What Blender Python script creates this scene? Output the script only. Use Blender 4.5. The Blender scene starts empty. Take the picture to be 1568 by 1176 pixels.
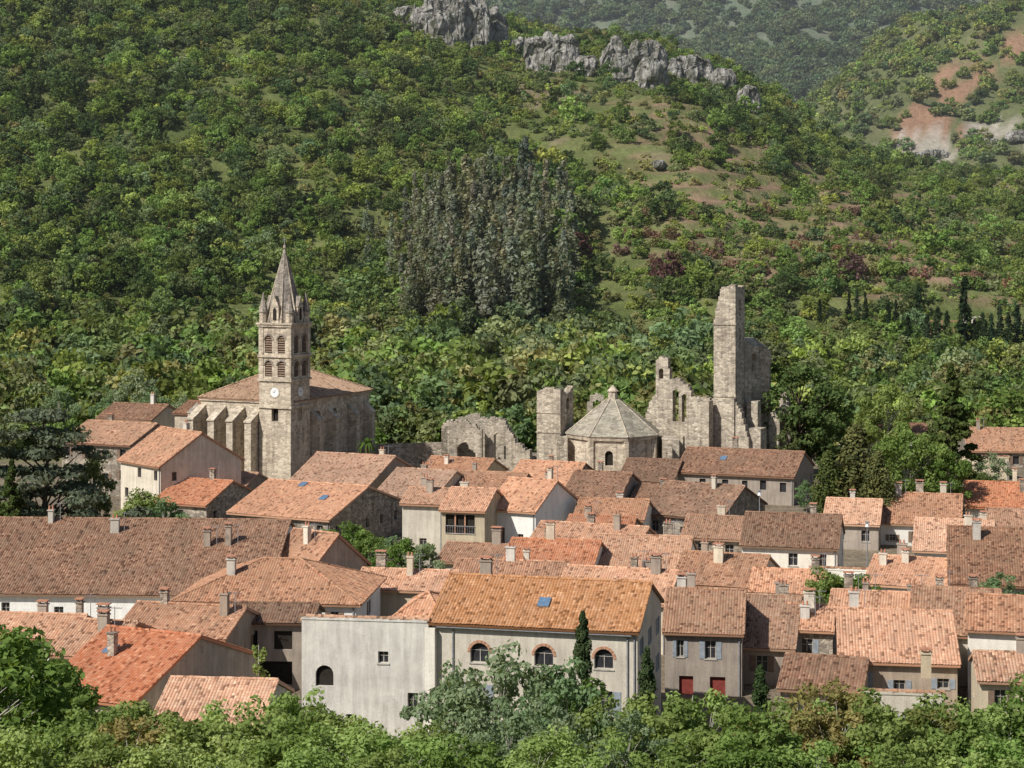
import bpy, math, random
import numpy as np
from mathutils import Vector, noise
R=random.Random(7); NR=np.random.RandomState(5)
sc=bpy.context.scene
CAMZ=40.0; F=3000.0; U0=784.0; V0=340.0
# ---------- survey helpers: theodolite readings (bearing, drop) + distance -> metres
def X(u,y): return (u-U0)*y/F
def Z(v,y): return CAMZ-(v-V0)*y/F
def lerp(xs,ys,x): return float(np.interp(x,xs,ys))
def sst(a,b,x):
    t=min(1,max(0,(x-a)/(b-a))); return t*t*(3-2*t)
# ---------- terrain
RX=[-900,-500,-235,-55,-4,65,98,119,137,185,235,500,1200]
RH=[230,215,190,147,129,121,109,94,78,64,60,70,110]
R2X=[-900,100,208,258,328,392,900]
R2H=[70,66,118,156,196,212,260]
def fb(x,y,s,seed=0.0): return noise.fractal(Vector((x/s,y/s,seed)),1.0,2.0,4)
def T(x,y):
    if y<127: z=38-0.3*max(y,0)
    else: z=0
    z=max(z,0.0) if y<140 else 0.0
    if y>330: z-=1.2*sst(330,360,y)
    if y>420:
        H=lerp(RX,RH,x); t=(y-425)/475.0
        if t<=1: 
            tt=max(t,0); f=(tt-0.05*math.sin(tt*6.283))
            f=f*min(1,0.5+tt*5)
            z+=H*f
        else:
            z+=H*(1-0.55*sst(1,1.5,t))
        n=fb(x,y,90,3.1)*7*sst(430,560,y)+fb(x,y,25,8.1)*1.6*sst(430,520,y)
        z+=n
        if y>1020:
            H2=lerp(R2X,R2H,x)
            t2=(y-1020)/500.0
            base=H*0.45
            z2=base+(H2-base)*sst(0,1,t2)*1.0 if t2<1 else H2*(1-0.3*sst(1,1.5,t2))
            z=z2+n*2.0+fb(x,y,160,1.7)*16*sst(1020,1300,y)
        if y>1700:
            t3=(y-1700)/1500.0
            z=z*(1-t3*0.6)+ (520*sst(0,1,t3)) + fb(x,y,420,5.5)*70*sst(0,.5,t3)
    return z
def ground_hit(u,v,y0=425,y1=3100):
    y=y0
    while y<y1:
        x=X(u,y)
        if T(x,y)>=Z(v,y): return x,y,T(x,y)
        y+=4
    return X(u,y1),y1,T(X(u,y1),y1)
# ---------- node helpers
def new_mat(name):
    m=bpy.data.materials.new(name); m.use_nodes=True
    nt=m.node_tree; nt.nodes.clear()
    return m,nt
def N(nt,t,**k):
    n=nt.nodes.new(t)
    for a,b in k.items():
        if a.startswith('i_'):
            key=a[2:]; key=int(key) if key.isdigit() else key.replace('_',' ')
            n.inputs[key].default_value=b
        else: setattr(n,a,b)
    return n
def L(nt,a,b): nt.links.new(a,b)
def ramp(nt,fac,cols):
    n=nt.nodes.new('ShaderNodeValToRGB'); e=n.color_ramp.elements
    while len(e)<len(cols): e.new(0.5)
    for i,(p,c) in enumerate(cols):
        e[i].position=p; e[i].color=(c[0],c[1],c[2],1)
    L(nt,fac,n.inputs[0]); return n.outputs[0]
def mixc(nt,fac,a,b,mode='MIX'):
    n=nt.nodes.new('ShaderNodeMix'); n.data_type='RGBA'; n.blend_type=mode
    for i,s in ((0,fac),(6,a),(7,b)):
        if hasattr(s,'links') or isinstance(s,bpy.types.NodeSocket): L(nt,s,n.inputs[i])
        elif i==0: n.inputs[0].default_value=s
        else: n.inputs[i].default_value=(s[0],s[1],s[2],1)
    return n.outputs[2]
def mth(nt,op,a,b=0.0):
    n=nt.nodes.new('ShaderNodeMath'); n.operation=op
    for i,s in enumerate((a,b)):
        if isinstance(s,bpy.types.NodeSocket): L(nt,s,n.inputs[i])
        else: n.inputs[i].default_value=s
    return n.outputs[0]
def grey(nt,k):
    cc=N(nt,'ShaderNodeCombineColor'); [L(nt,k,cc.inputs[i]) for i in range(3)]; return cc.outputs[0]
def finish(nt,col,rough=0.9,height=None,bs=0.5,bd=0.05,spec=0.15):
    p=N(nt,'ShaderNodeBsdfPrincipled'); p.inputs['Roughness'].default_value=rough
    p.inputs['Specular IOR Level'].default_value=spec
    if isinstance(col,bpy.types.NodeSocket): L(nt,col,p.inputs['Base Color'])
    else: p.inputs['Base Color'].default_value=(*col,1)
    if height is not None:
        b=N(nt,'ShaderNodeBump',i_Strength=bs,i_Distance=bd); L(nt,height,b.inputs['Height']); L(nt,b.outputs[0],p.inputs['Normal'])
    o=N(nt,'ShaderNodeOutputMaterial'); L(nt,p.outputs[0],o.inputs[0])
def objco(nt): return N(nt,'ShaderNodeTexCoord').outputs['Object']
def noise_(nt,co,scale,detail=4,rough=0.6):
    n=N(nt,'ShaderNodeTexNoise'); n.inputs['Scale'].default_value=scale; n.inputs['Detail'].default_value=detail; n.inputs['Roughness'].default_value=rough
    if co is not None: L(nt,co,n.inputs['Vector'])
    return n.outputs[0]
def mapping(nt,co,s):
    m=N(nt,'ShaderNodeMapping'); m.inputs['Scale'].default_value=s; L(nt,co,m.inputs[0]); return m.outputs[0]
def mat_wall(name,base,dirt,amt=0.8):
    m,nt=new_mat(name); co=objco(nt)
    n1=noise_(nt,co,0.45,6,.7); n2=noise_(nt,mapping(nt,co,(2.0,2.0,0.2)),1.0,5,.7); n3=noise_(nt,co,7,4,.7)
    oi=N(nt,'ShaderNodeObjectInfo')
    f=mth(nt,'MULTIPLY',mth(nt,'ADD',n1,n2),0.5)
    f=ramp(nt,f,[(0.40,(0,0,0)),(0.60,(amt,)*3)])
    c=mixc(nt,f,base,dirt)
    pt=ramp(nt,noise_(nt,co,.8,7,.8),[(.60,(0,0,0)),(.63,(.55,.55,.55))]); c=mixc(nt,pt,c,tuple(q*.8 for q in dirt))
    w=ramp(nt,oi.outputs['Random'],[(0,(1.0,.98,.95)),(.3,(.88,.89,.9)),(.6,(1.0,.94,.84)),(.8,(.93,.94,.95)),(1,(1,1,1))]); c=mixc(nt,.85,c,w,'MULTIPLY')
    k=mth(nt,'ADD',mth(nt,'MULTIPLY',oi.outputs['Random'],0.2),0.8)
    k=mth(nt,'ADD',k,mth(nt,'MULTIPLY',n3,0.26))
    c=mixc(nt,1.0,c,grey(nt,k),'MULTIPLY')
    finish(nt,c,0.95,n3,0.6,0.05); return m
def mat_stone(name,base,dark,light,sc_=(2.2,2.2,3.6),mort=.35):
    m,nt=new_mat(name); co=objco(nt)
    v=N(nt,'ShaderNodeTexVoronoi'); v.inputs['Scale'].default_value=1; L(nt,mapping(nt,co,sc_),v.inputs['Vector'])
    e=N(nt,'ShaderNodeTexVoronoi',feature='DISTANCE_TO_EDGE'); e.inputs['Scale'].default_value=1; L(nt,mapping(nt,co,sc_),e.inputs['Vector'])
    s=N(nt,'ShaderNodeSeparateColor'); L(nt,v.outputs['Color'],s.inputs[0])
    c=ramp(nt,s.outputs[0],[(0.0,dark),(0.5,base),(1.0,light)])
    n1=noise_(nt,co,0.35,7,.75); f=ramp(nt,n1,[(0.46,(0,0,0)),(0.62,(.7,.7,.7))])
    c=mixc(nt,f,c,dark)
    st=ramp(nt,noise_(nt,mapping(nt,co,(1.3,1.3,.12)),1,5,.7),[(.49,(1,1,1)),(.66,(.6,.58,.56))]); c=mixc(nt,1,c,st,'MULTIPLY')
    g=ramp(nt,e.outputs['Distance'],[(0,(1,1,1)),(0.09,(0,0,0))])
    c=mixc(nt,mth(nt,'MULTIPLY',g,mort),c,tuple(q*0.6 for q in dark))
    h=mth(nt,'ADD',mth(nt,'MINIMUM',e.outputs['Distance'],0.15),mth(nt,'MULTIPLY',noise_(nt,co,7,4),0.2))
    finish(nt,c,0.95,h,0.7,0.25); return m
def mat_roof(name,cols,lich=(0.24,0.2,0.16),la=0.7):
    m,nt=new_mat(name)
    uv=N(nt,'ShaderNodeUVMap').outputs[0]; s=N(nt,'ShaderNodeSeparateXYZ'); L(nt,uv,s.inputs[0])
    a=mth(nt,'FLOOR',mth(nt,'DIVIDE',s.outputs[0],0.24))
    wc=N(nt,'ShaderNodeTexWhiteNoise',noise_dimensions='1D'); L(nt,a,wc.inputs['W'])
    vv=mth(nt,'ADD',mth(nt,'DIVIDE',s.outputs[1],0.34),mth(nt,'MULTIPLY',wc.outputs['Value'],.5))
    b=mth(nt,'FLOOR',vv)
    cb=N(nt,'ShaderNodeCombineXYZ'); L(nt,a,cb.inputs[0]); L(nt,b,cb.inputs[1])
    oi=N(nt,'ShaderNodeObjectInfo'); L(nt,oi.outputs['Random'],cb.inputs[2])
    w=N(nt,'ShaderNodeTexWhiteNoise'); L(nt,cb.outputs[0],w.inputs['Vector'])
    ma=N(nt,'ShaderNodeMapping'); L(nt,uv,ma.inputs[0]); cr=N(nt,'ShaderNodeCombineXYZ'); L(nt,mth(nt,'MULTIPLY',oi.outputs['Random'],90),cr.inputs[0]); L(nt,cr.outputs[0],ma.inputs['Location'])
    big=noise_(nt,ma.outputs[0],0.3,7,.75); sm=noise_(nt,ma.outputs[0],1.6,6,.8)
    f=mth(nt,'ADD',mth(nt,'MULTIPLY',w.outputs['Value'],0.42),mth(nt,'MULTIPLY',sm,0.58))
    n=len(cols); c=ramp(nt,f,[(0.22+0.52*i/(n-1),cols[i]) for i in range(n)])
    lf=ramp(nt,mth(nt,'ADD',mth(nt,'MULTIPLY',big,0.8),mth(nt,'MULTIPLY',w.outputs['Value'],0.2)),[(0.40,(0,0,0)),(0.62,(la,la,la))])
    c=mixc(nt,lf,c,lich)
    stn=noise_(nt,mapping(nt,ma.outputs[0],(1.2,.16,1)),1.0,6,.75); c=mixc(nt,ramp(nt,stn,[(.53,(0,0,0)),(.68,(.65,.65,.65))]),c,tuple(q*.6 for q in lich))
    od=ramp(nt,w.outputs['Value'],[(0.0,(.55,.55,.55)),(0.10,(.75,.75,.75)),(0.14,(1,1,1)),(0.93,(1,1,1)),(0.95,(1.2,1.2,1.18))])
    c=mixc(nt,1,c,od,'MULTIPLY')
    w2=ramp(nt,oi.outputs['Random'],[(0,(1.2,.97,.80)),(.2,(.80,.77,.73)),(.4,(1.22,1.02,.88)),(.6,(.95,.84,.74)),(.8,(1.15,.92,.76)),(1,(1.22,1.12,1.02))]); c=mixc(nt,1,c,w2,'MULTIPLY')
    fr=mth(nt,'FRACT',vv); lp=ramp(nt,fr,[(0,(.58,.58,.58)),(.16,(1,1,1))]); c=mixc(nt,.85,c,lp,'MULTIPLY')
    h=mth(nt,'ADD',mth(nt,'SUBTRACT',1.0,fr),mth(nt,'MULTIPLY',w.outputs['Value'],0.8))
    finish(nt,c,0.9,h,0.8,0.06); return m
def mat_plain(name,c,rough=0.8,var=0.25,spec=.15):
    m,nt=new_mat(name); co=objco(nt); n=noise_(nt,co,3,4)
    cc=ramp(nt,n,[(0.3,tuple(q*(1-var) for q in c)),(0.7,tuple(min(1,q*(1+var)) for q in c))])
    finish(nt,cc,rough,spec=spec); return m
def mat_leaf(name,inst=False,c1=(0.05,0.1,0.02),c2=(0.1,0.17,0.04),tr=0.35):
    m,nt=new_mat(name)
    a=N(nt,'ShaderNodeAttribute',attribute_name='lv')
    if inst:
        t=N(nt,'ShaderNodeAttribute',attribute_name='tint'); t.attribute_type='INSTANCER'
        k=mth(nt,'ADD',mth(nt,'MULTIPLY',a.outputs['Fac'],0.8),0.6)
        c=mixc(nt,1.0,t.outputs['Color'],grey(nt,k),'MULTIPLY')
    else:
        oi=N(nt,'ShaderNodeObjectInfo')
        c=mixc(nt,a.outputs['Fac'],c1,c2)
        k=mth(nt,'ADD',mth(nt,'MULTIPLY',oi.outputs['Random'],0.5),0.75)
        cc=N(nt,'ShaderNodeCombineColor'); L(nt,k,cc.inputs[0]); L(nt,mth(nt,'ADD',mth(nt,'MULTIPLY',k,0.5),.5),cc.inputs[1]); L(nt,k,cc.inputs[2])
        c=mixc(nt,1.0,c,cc.outputs[0],'MULTIPLY')
    d=N(nt,'ShaderNodeBsdfDiffuse'); L(nt,c,d.inputs[0]); q=N(nt,'ShaderNodeBsdfTranslucent'); 
    c2_=mixc(nt,1.0,c,(1.3,1.2,0.6),'MULTIPLY'); L(nt,c2_,q.inputs[0])
    mx=N(nt,'ShaderNodeMixShader'); mx.inputs[0].default_value=tr; L(nt,d.outputs[0],mx.inputs[1]); L(nt,q.outputs[0],mx.inputs[2])
    o=N(nt,'ShaderNodeOutputMaterial'); L(nt,mx.outputs[0],o.inputs[0]); return m
M={}
M['cream']=mat_wall('render_cream',(0.72,0.66,0.55),(0.44,0.39,0.32))
M['white']=mat_wall('render_white',(0.85,0.83,0.77),(0.58,0.55,0.50),.6)
M['grey']=mat_wall('render_grey',(0.65,0.62,0.55),(0.40,0.37,0.33),.9)
M['ochre']=mat_wall('render_ochre',(0.63,0.53,0.37),(0.41,0.34,0.25))
M['brown']=mat_wall('render_brown',(0.44,0.37,0.30),(0.25,0.21,0.18),.8)
M['stone']=mat_stone('rubble_stone',(0.39,0.33,0.26),(0.21,0.18,0.15),(0.55,0.48,0.39))
M['church']=mat_stone('church_stone',(0.60,0.51,0.39),(0.38,0.32,0.25),(0.70,0.61,0.48),(1.5,1.5,3.0),.25)
M['ruin']=mat_stone('ruin_stone',(0.53,0.46,0.36),(0.29,0.25,0.20),(0.66,0.58,0.46),(1.8,1.8,3.0))
M['slate']=mat_stone('chapel_roof_stone',(0.40,0.36,0.28),(0.27,0.245,0.195),(0.48,0.43,0.34),(1.2,1.2,5),.2)
M['spire']=mat_stone('spire_stone',(0.35,0.30,0.25),(0.21,0.185,0.16),(0.47,0.41,0.34),(2,2,3.5))
M['r_old']=mat_roof('tiles_old',[(0.24,0.14,0.10),(0.40,0.245,0.17),(0.51,0.325,0.23),(0.63,0.44,0.33)],(0.27,0.20,0.15))
M['r_gry']=mat_roof('tiles_grey',[(0.26,0.19,0.15),(0.38,0.29,0.23),(0.47,0.37,0.295),(0.58,0.48,0.39)],(0.33,0.28,0.225))
M['r_brn']=mat_roof('tiles_brown',[(0.14,0.085,0.06),(0.235,0.145,0.105),(0.32,0.205,0.148),(0.45,0.315,0.24)],(0.17,0.135,0.105))
M['r_red']=mat_roof('tiles_red',[(0.34,0.14,0.08),(0.49,0.225,0.13),(0.56,0.285,0.18),(0.64,0.40,0.28)],(0.34,0.20,0.14),.6)
M['r_org']=mat_roof('tiles_orange',[(0.40,0.14,0.075),(0.53,0.215,0.12),(0.58,0.27,0.165),(0.62,0.36,0.24)],(0.42,0.2,0.13),.35)
M['r_pnk']=mat_roof('tiles_pink',[(0.35,0.205,0.145),(0.55,0.345,0.245),(0.66,0.445,0.325),(0.77,0.57,0.44)],(0.38,0.27,0.205),.65)
M['r_yel']=mat_roof('tiles_ochre',[(0.27,0.14,0.07),(0.40,0.215,0.105),(0.46,0.265,0.14),(0.54,0.36,0.23)],(0.36,0.22,0.14),.55)
M['glass']=mat_plain('window_glass',(0.035,0.035,0.04),.25,.3,.5)
M['dark']=mat_plain('dark_interior',(0.03,0.025,0.02))
M['frame']=mat_plain('window_frame',(0.42,0.39,0.34))
M['shut']=mat_plain('shutter_wood',(0.2,0.14,0.10))
M['shut2']=mat_plain('shutter_grey',(0.27,0.30,0.33))
M['red']=mat_plain('red_paint',(0.22,0.05,0.04))
M['brick']=mat_plain('brick_trim',(0.46,0.25,0.16))
M['metal']=mat_plain('zinc_metal',(0.25,0.25,0.26),.5)
M['terra']=mat_plain('terracotta',(0.45,0.22,0.14))
M['bark']=mat_plain('bark',(0.13,0.1,0.075))
M['pale']=mat_plain('pale_bark',(0.40,0.37,0.32))
M['clock']=mat_plain('clock_face',(0.8,0.8,0.78),.5,.05)
# ---------- mesh builder
class B:
    def __init__(s): s.v=[];s.f=[];s.m=[];s.uv=[];s.mats=[]
    def mi(s,k):
        if k not in s.mats: s.mats.append(k)
        return s.mats.index(k)
    def poly(s,pts,k,uv=None):
        i=len(s.v); s.v+= [tuple(p) for p in pts]; s.f.append(tuple(range(i,i+len(pts)))); s.m.append(s.mi(k)); s.uv.append(uv or [(0,0)]*len(pts))
    def box(s,x0,x1,y0,y1,z0,z1,k):
        a=[(x0,y0,z0),(x1,y0,z0),(x1,y1,z0),(x0,y1,z0),(x0,y0,z1),(x1,y0,z1),(x1,y1,z1),(x0,y1,z1)]
        for q in ((0,3,2,1),(4,5,6,7),(0,1,5,4),(1,2,6,5),(2,3,7,6),(3,0,4,7)): s.poly([a[j] for j in q],k)
    def prism(s,ring0,ring1,k,cap=True):
        n=len(ring0)
        for i in range(n):
            j=(i+1)%n; s.poly([ring0[i],ring0[j],ring1[j],ring1[i]],k)
        if cap: s.poly(list(ring1),k)
    def obj(s,name,parent=None,loc=None,rot=0):
        me=bpy.data.meshes.new(name); me.from_pydata(s.v,[],s.f)
        for k in s.mats: me.materials.append(M[k])
        me.polygons.foreach_set('material_index',s.m)
        ul=me.uv_layers.new(name='UVMap'); fl=[c for u in s.uv for p in u for c in p]; ul.data.foreach_set('uv',fl)
        me.update(); o=bpy.data.objects.new(name,me); sc.collection.objects.link(o)
        if parent: o.parent=parent
        if loc is not None: o.location=loc; o.rotation_euler=(0,0,rot)
        return o
def empty(name,loc,rot=0):
    e=bpy.data.objects.new(name,None); sc.collection.objects.link(e); e.location=loc; e.rotation_euler=(0,0,rot); e.empty_display_size=.5; return e
Zv=Vector((0,0,1))
def V(*a): return Vector(a)
def wall(b,O,U,w,h,ops,mw,fr=True,reveal=.28,shut=None,z0=0.0):
    O=Vector(O);U=Vector(U).normalized();Nn=U.cross(Zv)
    P=lambda x,z,d=0: O+U*x+Zv*z-Nn*d
    ops=[o for o in ops if o[0]>0.1 and o[0]+o[2]<w-0.1 and o[1]>z0+0.02 and o[1]+o[3]<h-.02]
    xs=sorted(set([0,w]+[o[0] for o in ops]+[o[0]+o[2] for o in ops])); zs=sorted(set([z0,h]+[o[1] for o in ops]+[o[1]+o[3] for o in ops]))
    for i in range(len(xs)-1):
        for j in range(len(zs)-1):
            cx=(xs[i]+xs[i+1])/2; cz=(zs[j]+zs[j+1])/2
            if any(o[0]<cx<o[0]+o[2] and o[1]<cz<o[1]+o[3] for o in ops): continue
            b.poly([P(xs[i],zs[j]),P(xs[i+1],zs[j]),P(xs[i+1],zs[j+1]),P(xs[i],zs[j+1])],mw)
    for o in ops:
        x,z,ww,hh,k=o[:5]; x1=x+ww; z1=z+hh; arch='a' in k or 'l' in k
        if arch:
            r=ww/2; zc=z1-r; pts=[(x+r-r*math.cos(math.pi*i/10),zc+r*math.sin(math.pi*i/10)) for i in range(11)]
            b.poly([P(*p) for p in pts[:6]]+[P(x,z1)],mw); b.poly([P(*p) for p in pts[5:]]+[P(x1,z1)],mw)
            ring=[(x,z)]+pts+[(x1,z)]
        else: ring=[(x,z),(x,z1),(x1,z1),(x1,z)]
        n=len(ring)
        for i in range(n):
            a,c=ring[i],ring[(i+1)%n]
            if a==c: continue
            b.poly([P(*a),P(*c),P(c[0],c[1],reveal),P(a[0],a[1],reveal)],mw)
        pane='dark' if ('o' in k or 'l' in k) else ('shut' if k=='d' else ('red' if k=='r' else 'glass'))
        b.poly([P(p[0],p[1],reveal) for p in ring][::-1],pane)
        if 'l' in k:
            zz=z+.15
            while zz<z1-ww*.3:
                b.poly([P(x,zz,.02),P(x1,zz,.02),P(x1,zz+.22,.2),P(x,zz+.22,.2)],'shut'); zz+=.36
        if fr and k in('w','a'):
            d=reveal-.04; t=.06
            for q in ((x,x+t,z,z1),(x1-t,x1,z,z1),(x+t,x1-t,z,z+t),((x+x1)/2-t/2,(x+x1)/2+t/2,z+t,z1),(x+t,x1-t,z+hh*.6,z+hh*.6+t*.7)):
                if arch and q[3]==z1: q=(q[0],q[1],q[2],z1-ww*.35)
                b.poly([P(q[0],q[2],d),P(q[1],q[2],d),P(q[1],q[3],d),P(q[0],q[3],d)],'frame')
            a=[P(x-.1,z-.1,-.07),P(x1+.1,z-.1,-.07),P(x1+.1,z-.003,-.07),P(x-.1,z-.003,-.07)]; c=[P(x-.1,z-.1,-.001),P(x1+.1,z-.1,-.001),P(x1+.1,z-.003,-.001),P(x-.1,z-.003,-.001)]
            b.prism(c,a,'frame')
        if shut and k=='w':
            for q0,q1 in ((x-ww*.5-.03,x-.03),(x1+.03,x1+ww*.5+.03)):
                a=[P(q0,z,-.05),P(q1,z,-.05),P(q1,z1,-.05),P(q0,z1,-.05)]; c=[P(q0,z,-.005),P(q1,z,-.005),P(q1,z1,-.005),P(q0,z1,-.005)]
                b.prism(c,a,shut)
def slope(b,E0,U,Vd,W,Ls,a,c,k,per=.24,amp=.065):
    E0=Vector(E0);U=Vector(U).normalized();Vd=Vector(Vd).normalized();Nn=U.cross(Vd)
    n=max(2,int(W/per*4)); pr=None
    def lim(s):
        l=Ls
        if a>0: l=min(l,Ls*s/a)
        if c>0: l=min(l,Ls*(W-s)/c)
        return max(l,0)
    sd=R.uniform(0,99)
    for i in range(n+1):
        s=W*i/n; ph=(s/per)%1; hgt=amp*abs(math.sin(math.pi*ph))**.8 +.015+noise.noise(Vector((s*.35,sd,0)))*.05
        l=lim(s); jag=R.uniform(-.04,.05)
        sag=-.12*math.sin(math.pi*s/W)*min(1,W/10)
        cur=(E0+U*s-Vd*jag+Nn*hgt,E0+U*s+Vd*l+Nn*(hgt),E0+U*s+Vd*l*.5+Nn*(hgt+sag*.6),s,l)
        if pr:
            b.poly([pr[0],cur[0],cur[2],pr[2]],k,[(pr[3],0),(cur[3],0),(cur[3],cur[4]/2),(pr[3],pr[4]/2)])
            b.poly([pr[2],cur[2],cur[1],pr[1]],k,[(pr[3],pr[4]/2),(cur[3],cur[4]/2),(cur[3],cur[4]),(pr[3],pr[4])])
        pr=cur
    dn=Nn*.12
    top=[E0-dn,E0+U*W-dn,E0+U*(W-c)+Vd*Ls-dn]
    if W-c-a>.01: top.append(E0+U*a+Vd*Ls-dn)
    bot=[p-Nn*.1 for p in top]; top2=[p+dn*.95 for p in top]
    b.poly(top,k); b.poly(bot[::-1],'shut')
    m=len(top)
    for i in range(m): b.poly([bot[i],bot[(i+1)%m],top2[(i+1)%m],top2[i]],k,[(0,0),(.2,0),(.2,.2),(0,.2)])
def ridge(b,p0,p1,k,r=.14):
    p0=Vector(p0);p1=Vector(p1);d=(p1-p0).normalized();s=d.cross(Zv).normalized();up=s.cross(d)
    Lr=(p1-p0).length;n=6;m=max(1,int(Lr/.45))
    for j in range(m):
        q0=p0+d*(Lr*j/m); q1=p0+d*(Lr*(j+1)/m); ra=r*R.uniform(.9,1.15); rb_=ra*.85
        prev=None
        for i in range(n+1):
            a=math.pi*i/n; o=s*math.cos(a)+up*math.sin(a)
            cur=(q0+o*ra,q1+o*rb_)
            if prev: b.poly([prev[0],cur[0],cur[1],prev[1]],k,[(j*.24,.1),(j*.24+.1,.1),(j*.24+.1,.3),(j*.24,.3)])
            prev=cur
def chimney(b,x,y,zb,zt,w=.7,d=.5,m='cream'):
    b.box(x-w/2,x+w/2,y-d/2,y+d/2,zb,zt,m); b.box(x-w/2-.08,x+w/2+.08,y-d/2-.08,y+d/2+.08,zt+.002,zt+.1,m)
    if R.random()<.5:
        for sx in (-1,1):
            for sy in (-1,1): b.box(x+sx*(w/2-.08)-.05,x+sx*(w/2-.08)+.05,y+sy*(d/2-.08)-.05,y+sy*(d/2-.08)+.05,zt+.1,zt+.32,m)
        b.box(x-w/2-.1,x+w/2+.1,y-d/2-.1,y+d/2+.1,zt+.32,zt+.4,'terra')
    else:
        for q in (-.18,.18):
            r0=[(x+q+.11*math.cos(t),y+.11*math.sin(t),zt+.1) for t in [i*math.pi/3 for i in range(6)]]
            r1=[(x+q+.08*math.cos(t),y+.08*math.sin(t),zt+.5) for t in [i*math.pi/3 for i in range(6)]]
            b.prism(r0,r1,'terra')
def antenna(b,x,y,z,h=2.2):
    b.box(x-.025,x+.025,y-.025,y+.025,z,z+h,'metal')
    b.box(x-.6,x+.6,y-.015,y+.015,z+h-.15,z+h-.12,'metal')
    for i in range(6): 
        q=x-.55+i*.22; b.box(q-.012,q+.012,y-.3,y+.3,z+h-.115,z+h-.09,'metal')
def house(name,uL,uR,vE,vR,y,rot,kind,wm,rm,d=None,pitch=20,ops=None,rops=None,auto=True,chim=1,sky=(),shut=None,ant=False,cm=None,dz=0):
    r=math.radians(rot); xL=X(uL,y); kR=(uR-U0)/F
    w=(kR*y-xL)/(math.cos(r)-kR*math.sin(r))
    ze=Z(vE,y); kv=(vR-V0)/F; tp=math.tan(math.radians(pitch))
    if kind in('x','h'):
        if d is None: d=2*((vE-vR)*y/F)/(tp+kv*math.cos(r))
        else: tp=max(.15,(((vE-vR)*y/F)-kv*d/2*math.cos(r))/(d/2))
    elif kind=='s':
        if d is None: d=((vE-vR)*y/F)/(tp+kv*math.cos(r))
    if d is None: d=10
    d=max(3.5,d)
    base=T(xL,y)-1.0
    e=empty(name,(xL,y,base),r); ze-=base; h=ze
    cp=1/math.sqrt(1+tp*tp); sp=tp*cp; ov=.55; og=.2
    b=B()
    if shut is None and R.random()<.4: shut=R.choice(['shut','shut2','shut'])
    if ops is None:
        ops=[]
        if auto:
            n=max(1,int(w/2.7)); st=w/n
            for fl in range(3):
                zt=h-2.15-fl*2.9
                if zt<1.2: break
                for i in range(n):
                    if R.random()<.75: ops.append((st*(i+.5)-.45+R.uniform(-.5,.5),zt+R.uniform(-.15,.1),R.choice((.8,.9,1.0)),1.35 if R.random()<.7 else .8,'w'))
    if rops is None:
        rops=[]
        if auto:
            n=max(1,int(d/3.5)); st=d/n
            for fl in range(2):
                for i in range(n):
                    if R.random()<.6: rops.append((st*(i+.5)-.4,h-2.2-fl*2.9,.8,1.2,'w'))
    fr=y<262
    if kind in('x','h'):
        hf=hb=h; rz=h+tp*d/2
    elif kind=='y': hf=hb=h; rz=h+tp*w/2
    elif kind=='s': hf=h;hb=h+tp*d;rz=hb
    elif kind=='b': hf=h;hb=h-tp*d;rz=h
    wall(b,(0,0,0),(1,0,0),w,hf,ops,wm,fr,shut=shut)
    wall(b,(w,d,0),(-1,0,0),w,hb,[],wm)
    hs=min(hf,hb)
    wall(b,(w,0,0),(0,1,0),d,hs,rops,wm,fr,shut=shut)
    lops=[]
    if auto:
        for i in range(int(d/4)): lops.append((1.5+i*4,h-2.4,.8,1.2,'w'))
    wall(b,(0,d,0),(0,-1,0),d,hs,lops,wm,fr)
    if kind=='x':
        b.poly([(w,0,h),(w,d,h),(w,d/2,rz)],wm); b.poly([(0,d,h),(0,0,h),(0,d/2,rz)],wm)
    if kind=='y':
        b.poly([(0,0,h),(w,0,h),(w/2,0,rz)],wm); b.poly([(w,d,h),(0,d,h),(w/2,d,rz)],wm)
    if kind=='s':
        b.poly([(w,0,hf),(w,d,hf),(w,d,hb)],wm); b.poly([(0,d,hf),(0,0,hf),(0,d,hb)],wm)
    if kind=='b':
        b.poly([(w,0,hf),(w,0,hb),(w,d,hb)],wm); b.poly([(0,0,hb),(0,0,hf),(0,d,hb)],wm)
        b.box(-.05,w+.05,-.06,.3,h+.002,h+.22,wm)
        ridge(b,(-.1,.12,h+.2),(w+.1,.12,h+.2),rm,.2)
    g=wm if wm in('cream','white','ochre') else 'cream'
    if kind in('x','h','s'):
        b.box(.05,w-.05,-.13,-.002,h-.36,h-.2,g); b.box(.05,w-.05,-.24,-.002,h-.2,h-.06,g)
    if R.random()<.6: b.box(w-.28,w-.18,-.14,-.04,.5,h-.4,'metal')
    b.obj('walls',e)
    rb=B(); zf=h-ov*tp+.14
    if kind=='x':
        Ls=(d/2+ov)/cp
        slope(rb,(-og,-ov,zf),(1,0,0),(0,cp,sp),w+2*og,Ls,0,0,rm); slope(rb,(w+og,d+ov,zf),(-1,0,0),(0,-cp,sp),w+2*og,Ls,0,0,rm)
        ridge(rb,(-og,d/2,rz+.16),(w+og,d/2,rz+.16),rm)
        ridge(rb,(-og,-ov,zf+.02),(-og,d/2,rz+.14),rm,.09); ridge(rb,(w+og,-ov,zf+.02),(w+og,d/2,rz+.14),rm,.09)
    elif kind=='h':
        run=d/2+ov; Ls=run/cp; hr=min(run,(w/2+ov))
        slope(rb,(-ov,-ov,zf),(1,0,0),(0,cp,sp),w+2*ov,Ls,hr,hr,rm); slope(rb,(w+ov,d+ov,zf),(-1,0,0),(0,-cp,sp),w+2*ov,Ls,hr,hr,rm)
        tq=(run*tp)/hr; c2=1/math.sqrt(1+tq*tq)
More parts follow.
